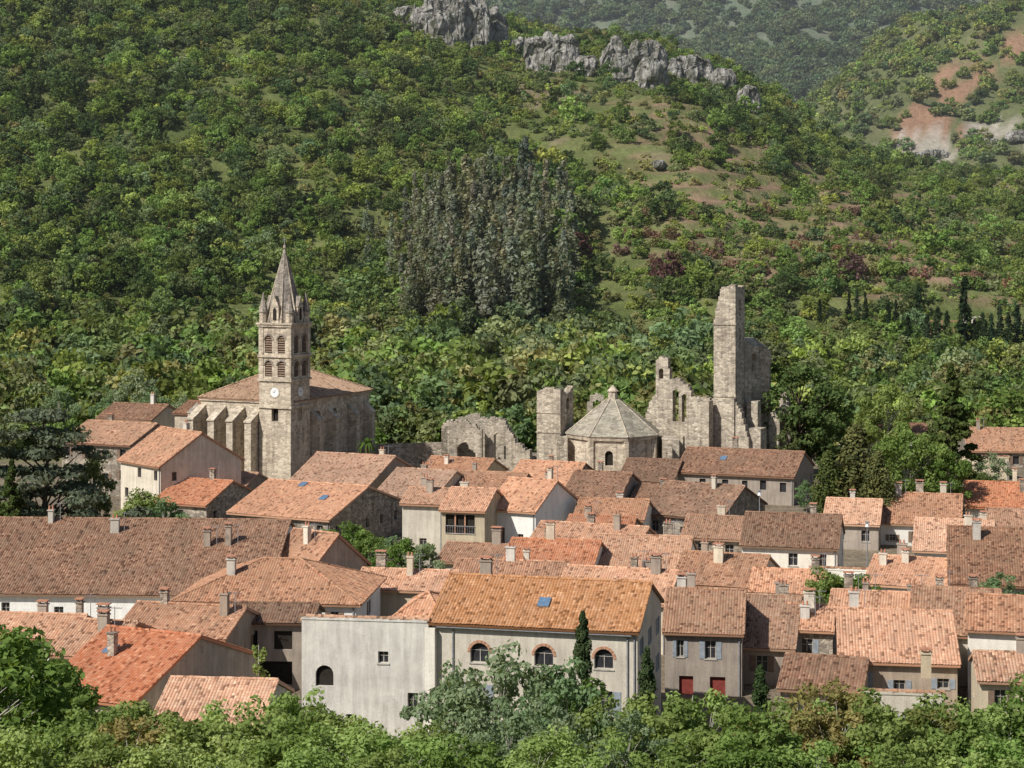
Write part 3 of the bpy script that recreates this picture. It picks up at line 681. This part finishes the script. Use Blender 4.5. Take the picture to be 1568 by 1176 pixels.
def gcol(x,y,z):
    n=noise.fractal(Vector((x/30,y/30,0)),1,2,4); n2=noise.noise(Vector((x/9,y/9,4)))
    if y<140: c=(0.085,0.11,0.04)
    elif y<335: c=(0.22,0.18,0.13)
    else:
        g=min(1,max(0,.5+n)); c=tuple(a*(1-g)+b_*g for a,b_ in zip((0.10,0.125,0.042),(0.165,0.18,0.07)))
        if 520<y<760 and x>15:
            ph=(z+x*.02)/5.2%1; f=sst(15,60,x)*sst(520,550,y)*(1-sst(700,760,y))
            s=(0.27,0.18,0.125) if ph<.3 else ((0.155,0.18,0.07) if ph<.7 else (0.18,0.16,0.085))
            f*=.5+.5*(n2>-.1); c=tuple(a*(1-f)+b_*f for a,b_ in zip(c,s))
        if 640<y<900 and n+n2*.4>.5: c=(0.21,0.175,0.11)
        if y>1000:
            c=(0.12,0.135,0.06)
            if n>.3: c=(0.155,0.155,0.08)
            if y<1700:
                f=patch(BARE,x,y)*.9; c=tuple(a*(1-f)+b_*f for a,b_ in zip(c,(0.29,0.17,0.115)))
                f=patch(PALE,x,y)*.8; c=tuple(a*(1-f)+b_*f for a,b_ in zip(c,(0.40,0.36,0.31)))
            else: c=(0.12,0.15,0.10) if n<.2 else (0.16,0.175,0.125)  # far ground tinted bluish-grey: distance haze put into the colour
    return c
for y in ys:
    hw=abs(y)*.5+150
    for k in ks:
        x=k*hw; z=T(x,y)
        if 520<y<760 and x>15:
            q=z/5.2; fq=q-math.floor(q); z+= (sst(.0,.25,fq)-fq)*5.2*.5*sst(15,60,x)
        verts.append((x,y,z)); cols+=list(gcol(x,y,z))+[1]
nk=len(ks); faces=[(j*nk+i,j*nk+i+1,(j+1)*nk+i+1,(j+1)*nk+i) for j in range(len(ys)-1) for i in range(nk-1)]
me=bpy.data.meshes.new('terrain'); me.from_pydata(verts,[],faces); at=me.color_attributes.new('Col','FLOAT_COLOR','POINT'); at.data.foreach_set('color',cols)
me.polygons.foreach_set('use_smooth',[True]*len(faces))
m,nt=new_mat('hillside_ground'); a=N(nt,'ShaderNodeAttribute',attribute_name='Col'); co=objco(nt); n1=noise_(nt,co,.35,6,.7); n2=noise_(nt,co,.06,4)
k=mth(nt,'ADD',mth(nt,'MULTIPLY',n1,1.5),mth(nt,'MULTIPLY',n2,.6))
finish(nt,mixc(nt,1.0,a.outputs['Color'],grey(nt,k),'MULTIPLY'),1,n1,1,1.2,0); me.materials.append(m)
o=bpy.data.objects.new('terrain',me); sc.collection.objects.link(o)
# ---------- limestone cliffs
m,nt=new_mat('limestone'); co=objco(nt); n1=noise_(nt,co,.22,7,.75); v=N(nt,'ShaderNodeTexVoronoi',feature='DISTANCE_TO_EDGE'); v.inputs['Scale'].default_value=1; L(nt,mapping(nt,co,(.32,.32,.13)),v.inputs[0])
c=ramp(nt,n1,[(.38,(0.10,0.11,0.065)),(.46,(0.23,0.22,0.195)),(.56,(0.39,0.375,0.345)),(.72,(0.56,0.54,0.50))]); g=ramp(nt,v.outputs['Distance'],[(0,(1,1,1)),(.08,(0,0,0))])
c=mixc(nt,mth(nt,'MULTIPLY',g,.7),c,(0.08,0.075,0.07)); finish(nt,c,.95,mth(nt,'ADD',n1,v.outputs['Distance']),1,1.0,0); M['lime']=m
import bmesh
ROCKS=[]
def rock(name,u0,u1,v0,v1,seed,y0=600,hs=.74):
    x,y,z=ground_hit((u0+u1)/2,v1,y0); rx=(u1-u0)/2*y/F*1.3; rz=(v1-v0)*y/F*hs; z+=rz*.22
    ROCKS.append((x,y,rx))
    bm=bmesh.new(); bmesh.ops.create_icosphere(bm,subdivisions=6,radius=1)
    for w in bm.verts:
        p=w.co; sg=lambda t,e_: math.copysign(abs(t)**e_,t)
        q=Vector((sg(p.x,.65)*rx,sg(p.y,.75)*max(rx*.5,5),sg(p.z,.5)*rz))
        wq=q+Vector((noise.noise(q/4),noise.noise(q/4+Vector((9,0,0))),noise.noise(q/4+Vector((0,9,0)))))*1.4
        a=noise.fractal(Vector((wq.x/8+seed,wq.y/8,wq.z/12)),.8,2.2,5)
        cel=noise.cell(Vector((wq.x/3.5+seed,wq.y/3.5,wq.z/7))); c2=noise.cell(Vector((wq.x/1.8+seed,wq.y/2,wq.z/3.5)))
        f=1+a*.4+cel*.26+c2*.12
        w.co=Vector((q.x*(1+a*.2),q.y*f,q.z*(1+a*.2+cel*.16+noise.noise(Vector((q.x/6+seed,0,1)))*.25)))
    me=bpy.data.meshes.new(name); bm.to_mesh(me); bm.free(); me.materials.append(M['lime']); o=bpy.data.objects.new(name,me); sc.collection.objects.link(o); o.location=(x,y,z)
for i,(a,b_,c_,d_) in enumerate(((608,662,10,44),(642,706,-4,60),(688,742,2,68),(728,770,18,68),(778,802,62,84),(806,848,48,104),(838,880,58,108),(882,910,90,112),(926,968,68,122),(952,1012,64,132),(1010,1040,92,124),(1036,1086,82,126),(1090,1120,108,142),(1133,1160,130,176),(1000,1016,252,262))): rock('limestone_cliff',a,b_,c_,d_,i*3.7)
for i,(a,b_,c_,d_) in enumerate(((1375,1410,226,244),(1415,1450,222,242),(1505,1525,205,220),(1550,1590,190,212))): rock('limestone_cliff',a,b_,c_,d_,50+i*2.2,1050,.4)
# ---------- trees
def tree_mesh(name,seed,Ht,tr,Rr,shape,ncl,npc,leaf,mats,clr=.35,flat=.75,limbs=True,trw=.02,sh=1.0):
    rs=np.random.RandomState(seed); C=[]
    for i in range(ncl):
        if shape=='round':
            d=rs.normal(size=3); d/=np.linalg.norm(d); q=rs.uniform(.35,1)**.5; Rz=(Ht-tr)/2
            w=1+.22*math.sin(3*math.atan2(d[1],d[0])+seed)+.15*math.sin(5*d[2]+seed*2)
            c=np.array([d[0]*Rr*q*w,d[1]*Rr*q*w,tr+Rz+d[2]*Rz*q*(.82+.18*w)]); r=Rr*clr*rs.uniform(.7,1.25)
        elif shape=='cone':
            t=rs.uniform(0,1)**1.3; a=rs.uniform(0,6.28); rr=Rr*(1-t)*rs.uniform(.45,1); c=np.array([math.cos(a)*rr,math.sin(a)*rr,tr+(Ht-tr)*t*.97]); r=Rr*clr*(1.1-t*.85)*rs.uniform(.7,1.2)
        elif shape=='col':
            t=rs.uniform(0,1); a=rs.uniform(0,6.28); pr=math.sin(min(1,(t*.93+.07)*1.0)**.6*math.pi)**.6; rr=Rr*pr*rs.uniform(.2,1)*.75; c=np.array([math.cos(a)*rr,math.sin(a)*rr,tr+(Ht-tr)*t*.95]); r=Rr*clr*(.4+.6*pr)*rs.uniform(.7,1.2)
        else:
            tiers=8; ti=rs.randint(tiers); t=ti/tiers; a=rs.uniform(0,6.28); rr=Rr*(1-t**1.5*.8)*rs.uniform(.1,1)*(1+.25*math.sin(a*2+ti*2)); c=np.array([math.cos(a)*rr,math.sin(a)*rr,tr+(Ht-tr)*(t*.95+.05)+rs.uniform(-.25,.25)-rr*.06]); r=Rr*clr*rs.uniform(.7,1.2)
        C.append((c,r))
    n=ncl*npc; c=np.repeat(np.array([q[0] for q in C]),npc,0); r=np.repeat(np.array([q[1] for q in C]),npc)
    d=rs.normal(size=(n,3)); d/=np.linalg.norm(d,axis=1)[:,None]; rad=rs.uniform(.35,1.08,n)**.6
    p=c+d*(r*rad)[:,None]*np.array([1,1,flat])
    nn=d+rs.normal(size=(n,3))*.6; nn[:,2]+=.35; nn/=np.linalg.norm(nn,axis=1)[:,None]
    t=np.cross(nn,rs.normal(size=(n,3))); t/=np.linalg.norm(t,axis=1)[:,None]; s=np.cross(nn,t)
    lf=leaf*rs.uniform(.6,1.35,n)[:,None]
    v=np.stack([p-t*lf*.6,p+s*lf*.38*sh,p+t*lf*.6,p-s*lf*.38*sh],1).reshape(-1,3)
    fac=np.arange(n*4).reshape(n,4)
    cl=np.repeat(rs.uniform(0,1,ncl),npc); lv=np.clip(.55*cl+.45*rs.uniform(0,1,n),0,1)
    tv=[];tf=[]
    def tube(a,b_,r0,r1,ns=5):
        a=Vector(a);b_=Vector(b_);dd=(b_-a).normalized(); s1=dd.cross(Vector((.3,.9,.1))).normalized(); s2=dd.cross(s1); i=len(tv)
        for pp,rr in ((a,r0),(b_,r1)):
            for j in range(ns):
                an=6.283*j/ns; tv.append(tuple(pp+s1*math.cos(an)*rr+s2*math.sin(an)*rr))
        for j in range(ns): tf.append((i+j,i+(j+1)%ns,i+ns+(j+1)%ns,i+ns+j))
    R0=Ht*trw; top=Ht*(.9 if shape!='round' else .65)
    segs=5 if limbs else 2; pp=Vector((0,0,-.6)); rr=R0
    for i in range(segs):
        z=top*(i+1)/segs; nx=Vector((rs.uniform(-1,1)*R0*.8,rs.uniform(-1,1)*R0*.8,z)); r1=R0*(1-.85*(i+1)/segs); tube(pp,nx,rr,r1,5 if limbs else 4); pp=nx; rr=r1
    if limbs:
        for q,r_ in C[:min(ncl,46)]:
            hz=max(tr*.7,q[2]-np.hypot(q[0],q[1])*.8); hz=min(hz,top*.95); mid=(q[0]*.5,q[1]*.5,(hz+q[2])/2+.1); r0=R0*.35
            tube((0,0,hz),mid,r0,r0*.6,4); tube(mid,tuple(q),r0*.6,r0*.15,4)
    nv=len(v); V_=np.vstack([v,np.array(tv)]); 
    me=bpy.data.meshes.new(name); me.vertices.add(len(V_)); me.vertices.foreach_set('co',V_.ravel())
    allf=np.concatenate([fac.ravel(),(np.array(tf)+nv).ravel()]); nf=n+len(tf)
    me.loops.add(nf*4); me.loops.foreach_set('vertex_index',allf.astype(np.int32)); me.polygons.add(nf); me.polygons.foreach_set('loop_start',np.arange(nf)*4)
    for mm in mats: me.materials.append(mm)
    mi=np.zeros(nf,np.int32); mi[n:]=1; me.polygons.foreach_set('material_index',mi)
    me.update(calc_edges=True)
    at=me.attributes.new('lv','FLOAT','FACE'); at.data.foreach_set('value',np.concatenate([lv,np.zeros(len(tf))]).astype(np.float32))
    return me
LI=mat_leaf('hill_foliage',True,tr=.35)
M['pb']=mat_plain('hill_bark',(0.2,0.18,0.14))
protos=[]
def proto(nm,*a,**k): 
    me=tree_mesh(nm,*a,**k); o=bpy.data.objects.new(nm,me); protos.append(o); return o
ms=[LI,M['pb']]
for i in range(4): proto('p%02d_broadleaf'%i,10+i,10,1.2,4.2+.4*i,'round',26,30,.95,ms,clr=.32,limbs=False)
for i in range(2): proto('p%02d_shrub'%(4+i),20+i,10,.3,6.5,'round',16,24,1.7,ms,clr=.38,limbs=False)
for i in range(2): proto('p%02d_poplar'%(6+i),30+i,10,.6,1.5,'col',26,26,.42,ms,clr=.45,flat=1.6,trw=.008,limbs=False)
proto('p08_cypress',41,10,.2,1.15,'col',34,26,.5,ms,clr=.55,flat=1.5,limbs=False)
proto('p09_pine',43,10,1.5,3.0,'cone',30,26,.85,ms,clr=.36,limbs=False)
for i in range(2): proto('p%02d_far'%(10+i),50+i,10,.3,5.5,'round',14,16,2.3,ms,clr=.4,limbs=False)
pc=bpy.data.collections.new('tree_kinds'); [pc.objects.link(o) for o in protos]
def scatter(name,P):
    me=bpy.data.meshes.new(name); me.from_pydata([p[0] for p in P],[],[])
    for nm,ty,ix in (('scl','FLOAT',1),('pid','INT',2),('rz','FLOAT',3)):
        a=me.attributes.new(nm,ty,'POINT'); a.data.foreach_set('value',[p[ix] for p in P])
    a=me.attributes.new('tint','FLOAT_COLOR','POINT'); a.data.foreach_set('color',[c for p in P for c in (*p[4],1)])
    o=bpy.data.objects.new(name,me); sc.collection.objects.link(o)
    g=bpy.data.node_groups.new(name+'_gn','GeometryNodeTree'); g.interface.new_socket('Geometry',in_out='INPUT',socket_type='NodeSocketGeometry'); g.interface.new_socket('Geometry',in_out='OUTPUT',socket_type='NodeSocketGeometry')
    gi=g.nodes.new('NodeGroupInput'); go=g.nodes.new('NodeGroupOutput'); ip=g.nodes.new('GeometryNodeInstanceOnPoints'); ci=g.nodes.new('GeometryNodeCollectionInfo')
    ci.inputs['Collection'].default_value=pc; ci.inputs['Separate Children'].default_value=True; ci.inputs['Reset Children'].default_value=True
    def na(n,t):
        q=g.nodes.new('GeometryNodeInputNamedAttribute'); q.data_type=t; q.inputs['Name'].default_value=n; return [s for s in q.outputs if s.enabled and s.name=='Attribute'][0]
    g.links.new(gi.outputs[0],ip.inputs['Points']); g.links.new(ci.outputs[0],ip.inputs['Instance']); ip.inputs['Pick Instance'].default_value=True
    g.links.new(na('pid','INT'),ip.inputs['Instance Index']); cx=g.nodes.new('ShaderNodeCombineXYZ'); g.links.new(na('rz','FLOAT'),cx.inputs[2])
    er=g.nodes.new('FunctionNodeEulerToRotation'); g.links.new(cx.outputs[0],er.inputs[0]); g.links.new(er.outputs[0],ip.inputs['Rotation'])
    g.links.new(na('scl','FLOAT'),ip.inputs['Scale']); g.links.new(ip.outputs[0],go.inputs[0])
    md=o.modifiers.new('instances','NODES'); md.node_group=g; return o
def jit(c,a=.36,h=.15):
    k=1.55*(1+R.uniform(-a,a)); return (c[0]*k*(1.04+R.uniform(-h,h)),c[1]*k,c[2]*k*(.95+R.uniform(-h,h)))
G1=(0.115,0.165,0.05);G2=(0.16,0.215,0.065);G3=(0.06,0.09,0.035);GB=(0.11,0.15,0.072);OL=(0.17,0.185,0.085);PU=(0.15,0.10,0.08);GR=(0.13,0.145,0.105);YG=(0.20,0.25,0.075)
P=[]
def add(x,y,h,pid,tint,sink=.3):
    if y>600:
        for rx_,ry_,rr_ in ROCKS:
            if abs(x-rx_)<rr_*.85 and -22<y-ry_<7 and R.random()<.74: return
    P.append(((x,y,T(x,y)-sink),h/10,pid,R.uniform(0,6.28),jit(tint)))
cnt=0
while cnt<19500:
    y=430+ (R.random()**.75)*600; x=R.uniform(-.34,.34)*y
    n=noise.fractal(Vector((x/55,y/55,2)),1,2,3); dl=1-sst(-180,40,x)
    den=.7+.3*dl+n*.6
    if x>15 and 520<y<760: den=.46+n*.5
    if R.random()>max(.32,den): continue
    cnt+=1
    big=.28+.5*dl+n*.6
    if R.random()<big*.55:
        h=R.uniform(4,8.5); pid=R.choice((0,1,2,3,3,9)) if dl>.5 else R.choice((0,1,2,3))
        t=R.choice((G1,G1,G3,G2,GB)); t=G3 if pid==9 else t
    else: h=R.uniform(1.6,4.0); pid=R.choice((4,5,0)); t=R.choice((G1,G2,OL,G1,OL,GB,YG))
    add(x,y,h,pid,t)
for i in range(1100):
    y=R.uniform(336,470); x=R.uniform(-.36,.36)*y
    if y<350 and R.random()<.5: continue
    u=U0+x/y*F
    if 1250<u<1600 and y>400 and R.random()<.5: continue
    t=R.choice((G1,G1,GB,G2,OL,OL,GB)); h=R.uniform(8,15)*(1.0 if y>365 else .7)
    if u>1050: h*=.75
    add(x,y,h,R.choice((0,1,2,3)),t,1)
for i in range(360):
    u=R.gauss(735,85)
    if not 555<u<885: continue
    y=R.uniform(485,590); x=X(u,y)
    hh=lerp([555,640,720,820,885],[12,17,23,24,19],u)*R.uniform(.7,1.12)
    add(x,y,hh,R.choice((6,7)),GR)
for i in range(70):
    u=R.uniform(555,890); y=R.uniform(480,590); add(X(u,y),y,R.uniform(6,13),R.choice((0,1,2)),R.choice((GB,G1)))
for row in range(9):
    for i in range(46):
        u=950+i*14+R.uniform(-4,4); v=328+row*14+(u-950)*.02+R.uniform(-2,2)
        if R.random()<.3: continue
        x,y,z=ground_hit(u,v); add(x,y,R.uniform(2.5,4.8),R.choice((0,1,4)),R.choice((PU,G1,G1,G2,OL)))
for u,v in ((880,395),(1020,430),(1300,430)): x,y,z=ground_hit(u,v+12); add(x,y,9,1,(0.09,.05,.045))
for u,v,h,pid,t in ((1015,275,20,2,YG),(880,190,10,1,G2),(840,275,11,0,YG),(100,165,13,1,G3),(450,330,9,1,G3),(330,230,8,0,G2),(480,85,9,1,G3),(1180,190,9,0,G1),(1275,190,8,1,G1),(1220,250,9,2,G2)):
    x,y,z=ground_hit(u,v); add(x,y,h,pid,t)
CY=[(1477,545,20),(1420,545,11),(1436,548,13),(1450,548,12),(1372,520,10),(1360,520,9),(1300,500,8),(1312,500,9),(1325,500,8),(1255,500,7),(1492,545,9),(1406,500,11),(1390,560,12)]+[(1505+i*13,548,R.uniform(10,14)) for i in range(8)]
for u,v,h in CY:
    x,y,z=ground_hit(u,v,415); add(x,y,h,8,(0.025,0.042,0.02))
for i in range(750):
    u=R.uniform(600,1240); v=lerp([600,770,1000,1110,1180,1240],[0,48,75,110,165,218],u)+R.uniform(4,45); x,y,z=ground_hit(u,v,600); add(x,y,R.uniform(2,6),R.choice((0,1,4,5,9)),R.choice((G3,G3,G1)))
scatter('hillside_forest',P)
P=[]
FB=(0.08,0.115,0.06);FC=(0.105,0.14,0.078)  # bluer greens for the farthest trees, air haze painted into their tint
for i in range(21000):
    y=1020+R.random()*2150; x=R.uniform(-.1,.34)*y
    n=noise.fractal(Vector((x/110,y/110,6)),1,2,3)
    if R.random()>.9+n: continue
    far=y>1700
    if not far:
        if max(patch(BARE,x,y),patch(PALE,x,y))>.4 and R.random()<.75: continue
    h=R.uniform(4,9) if not far else R.uniform(8,15)
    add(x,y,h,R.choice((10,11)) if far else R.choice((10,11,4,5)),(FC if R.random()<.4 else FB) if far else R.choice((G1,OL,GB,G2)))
scatter('distant_forest',P)
# ---------- individual trees
def lm(n,c1,c2,tr=.38): return mat_leaf(n,False,c1,c2,tr)
F1=lm('leaf_green',(0.12,0.18,0.045),(0.27,0.36,0.11)); F2=lm('leaf_silver',(0.15,0.21,0.11),(0.31,0.39,0.22)); F3=lm('leaf_dark',(0.035,0.055,0.022),(0.085,0.12,0.05),.15)
F4=lm('leaf_cedar',(0.06,0.085,0.05),(0.155,0.195,0.115),.2); F5=lm('leaf_bronze',(0.17,0.16,0.055),(0.32,0.30,0.11)); F6=lm('leaf_bright',(0.19,0.27,0.07),(0.38,0.49,0.17)); F7=lm('leaf_conifer',(0.045,0.065,0.025),(0.15,0.165,0.055),.15); F8=lm('leaf_oak',(0.07,0.10,0.04),(0.17,0.22,0.08),.3)
fg=[tree_mesh('ash%d'%i,60+i,9,1.2,3.4,'round',64,110,.28,[F1,M['pale']],clr=.24,trw=.012) for i in range(3)]
fs=[tree_mesh('silver%d'%i,70+i,9,1.0,3.2,'round',60,80,.26,[F2,M['pale']],clr=.22,trw=.012) for i in range(2)]
fb_=[tree_mesh('bright%d'%i,80+i,9,.8,3.6,'round',60,115,.26,[F6,M['pale']],clr=.25,trw=.01) for i in range(2)]
fz=tree_mesh('bronze',90,9,1.0,3.0,'round',50,120,.26,[F5,M['pale']],clr=.25,trw=.012)
fc=tree_mesh('cypress',91,9,.2,.95,'col',90,120,.16,[F3,M['bark']],clr=.4,flat=1.6,limbs=False)
fce=tree_mesh('cedar',92,16,2.5,7.5,'cedar',120,110,.36,[F4,M['bark']],clr=.16,flat=.35,trw=.022)
ffi=tree_mesh('fir',93,16,.6,4.6,'cone',150,80,.4,[F7,M['bark']],clr=.24,flat=.5)
fdk=tree_mesh('darktree',94,12,1.5,4.5,'round',60,90,.36,[F8,M['bark']],clr=.23)
fdc=tree_mesh('yew',95,12,.4,3.0,'col',90,90,.32,[F7,M['bark']],clr=.45,flat=1.2)
fyo=tree_mesh('youngpoplar',96,9,.5,1.0,'col',26,60,.2,[F1,M['pale']],clr=.4,flat=1.5)
fsp=[tree_mesh('sprig%d'%i,97+i,9,1.0,1.7,'round',34,70,.26,[F1 if i else F6,M['pale']],clr=.3,flat=1.3,trw=.01) for i in range(2)]
def tree(name,me,Hm,u,vt,y,wid=1.0,zb=None):
    x=X(u,y); zb=T(x,y) if zb is None else zb; s=(Z(vt,y)-zb)/Hm; s=max(s,.15); o=bpy.data.objects.new(name,me); sc.collection.objects.link(o); o.location=(x,y,zb); o.rotation_euler=(0,0,R.uniform(0,6.28)); o.scale=(s*wid,s*wid,s)
for u,vt,y in ((22,955,128),(70,1015,122),(-30,975,118),(120,1085,115),(185,1085,112),(245,1075,116),(290,1100,112),(460,1060,124),(505,1090,118),(930,1070,120),(1040,1062,116),(1110,1080,112),(1215,1080,114),(1350,1080,112),(1410,1078,116),(1480,1092,112),(1545,1075,118),(1600,1045,120),(650,1120,112),(1000,1080,110),(1160,1090,108)):
    tree('ash_tree',R.choice(fg),9,u,vt+R.uniform(-8,8),y,1.05)
for u,vt,y in ((705,1012,128),(765,982,126),(820,1020,124),(868,1022,122),(725,1075,114),(850,1080,110),(780,1080,112),(960,1090,106)): tree('willow_tree',R.choice(fs),9,u,vt,y,.85)
for u,vt,y in ((340,1100,110),(400,1085,112),(450,1100,108),(520,1110,106),(575,1110,108),(620,1125,104),(60,1115,104),(160,1125,102),(260,1130,102),(360,1135,100),(480,1135,100),(700,1130,101),(820,1125,102),(920,1130,101),(1040,1125,102),(1130,1130,101),(1250,1125,102),(1390,1130,101),(1500,1130,101),(1570,1130,102),(590,1145,99),(-20,1110,104)): tree('elder_bush',R.choice(fb_+fb_+fg[:1]),9,u,vt,y,1.25)
for u,vt,y in ((1285,1045,118),(1270,1080,112),(1440,1085,113),(1190,1088,110),(200,1100,108)): tree('maple_tree',fz,9,u,vt,y)
for u,vt,y in ((350,1050,116),(430,1030,126),(545,1078,114),(610,1092,112),(900,1025,124),(1085,1035,118),(1240,1050,116),(1320,1040,122),(1500,1055,116),(140,1055,120),(1430,1050,118),(985,1050,116)): tree('locust_sapling',R.choice(fsp),9,u,vt,y,1.0)
for u,vt,y,w in ((893,928,142,.8),(990,984,138,.9),(875,1015,134,.8),(1165,1012,134,1)): tree('cypress_tree',fc,9,u,vt,y,w)
tree('young_poplar_tree',fyo,9,396,968,146); tree('young_poplar_tree',fyo,9,1060,1040,126)
tree('cedar_tree',fce,16,68,606,216); tree('cedar_tree',fce,16,-20,640,212,.8); tree('oak_tree',fdk,12,140,690,224,.6); tree('fir_tree',ffi,16,18,700,206,.8)
tree('fir_tree',ffi,16,1456,552,284,1.0); tree('oak_tree',fdk,12,1224,552,306,1.0); tree('oak_tree',fdk,12,1262,590,308,1.0); tree('oak_tree',fdk,12,1205,640,304,.7)
tree('yew_tree',fdc,12,1310,650,252,1.3); tree('yew_tree',fdc,12,1268,690,250,1.1); tree('yew_tree',fdc,12,1345,690,248,1.0)
for u,vt,y in ((1390,650,262),(1425,665,266),(1450,690,262),(1365,672,270),(1360,590,330),(1330,610,335),(1230,650,310),(1290,640,315)): tree('lime_tree',fg[R.randrange(3)],9,u,vt,y,.85)
for u,vt,y in ((528,800,214),(565,812,212),(598,820,210),(645,832,206),(620,822,208),(1268,872,186),(1298,880,186),(220,750,235),(250,760,232),(165,790,224),(1520,690,285),(545,845,200),(1235,735,270),(1530,880,183)): tree('garden_tree',R.choice(fg+fs),9,u,vt,y,1.15)
for u,vt,y in ((210,560,345),(170,600,340),(240,590,338),(90,590,345),(285,600,342)): tree('lime_tree',fs[0],9,u,vt,y,.9)
b=B(); b.prism(octring(0,0,.3,0),octring(0,0,.22,5.5),'bark')
M['palm']=F1
for i in range(26):
    a=i*2.4; el=R.uniform(-.2,1.1); pr=V(0,0,5.5); s=V(-math.sin(a),math.cos(a),0); 
    for j in range(5):
        e2=el-j*.38; nx=pr+V(math.cos(a)*math.cos(e2),math.sin(a)*math.cos(e2),math.sin(e2))*.5; wd=.22*(1-j*.15); b.poly([pr-s*wd,nx-s*wd*.8,nx+s*wd*.8,pr+s*wd],'palm'); pr=nx
b.obj('palm_tree',None,(X(563,306),306,0))
for u,vt,y in ((1163,752,236),(1328,800,226)):
    b=B(); h=Z(vt,y); b.prism(octring(0,0,.08,0),octring(0,0,.05,h),'metal'); b.box(-.25,.25,-.25,.25,h,h+.1,'metal'); b.prism(octring(0,0,.25,h-.5),octring(0,0,.12,h),'clock'); b.obj('street_lamp',None,(X(u,y),y,0))
# ---------- light haze of the valley air
m,nt=new_mat('valley_air'); vs=N(nt,'ShaderNodeVolumeScatter'); vs.inputs['Color'].default_value=(.9,.95,1,1); vs.inputs['Density'].default_value=.00011; vs.inputs['Anisotropy'].default_value=.2
o_=N(nt,'ShaderNodeOutputMaterial'); L(nt,vs.outputs[0],o_.inputs['Volume']); M['air']=m
b=B(); b.box(-1900,1900,332,3350,-60,650,'air'); b.obj('atmospheric_haze')
# ---------- light, world, camera
EL=44
s=Vector((-.74,-.67,0)).normalized()*math.cos(math.radians(EL)); s.z=math.sin(math.radians(EL))
sl=bpy.data.lights.new('sun','SUN'); sl.energy=5.0; sl.angle=math.radians(.5); sl.color=(1,.96,.89); so=bpy.data.objects.new('sun',sl); sc.collection.objects.link(so); so.rotation_euler=s.to_track_quat('Z','Y').to_euler(); so.location=(0,0,200)
w=bpy.data.worlds.new('World'); sc.world=w; w.use_nodes=True; nt=w.node_tree; bg=nt.nodes['Background']; sk=nt.nodes.new('ShaderNodeTexSky'); sk.sky_type='NISHITA'; sk.sun_disc=False; sk.sun_elevation=math.radians(EL); sk.sun_rotation=math.atan2(s.x,s.y); nt.links.new(sk.outputs[0],bg.inputs[0]); bg.inputs[1].default_value=.08
cd=bpy.data.cameras.new('camera'); cd.sensor_width=36; cd.lens=36*F/1568; cd.shift_y=-(588-V0)/1568; cd.clip_end=8000; cd.clip_start=.5
co_=bpy.data.objects.new('camera',cd); sc.collection.objects.link(co_); co_.location=(0,0,CAMZ); co_.rotation_euler=(math.pi/2,0,0); sc.camera=co_
sc.view_settings.view_transform='Standard'; sc.view_settings.look='None'; sc.view_settings.exposure=0
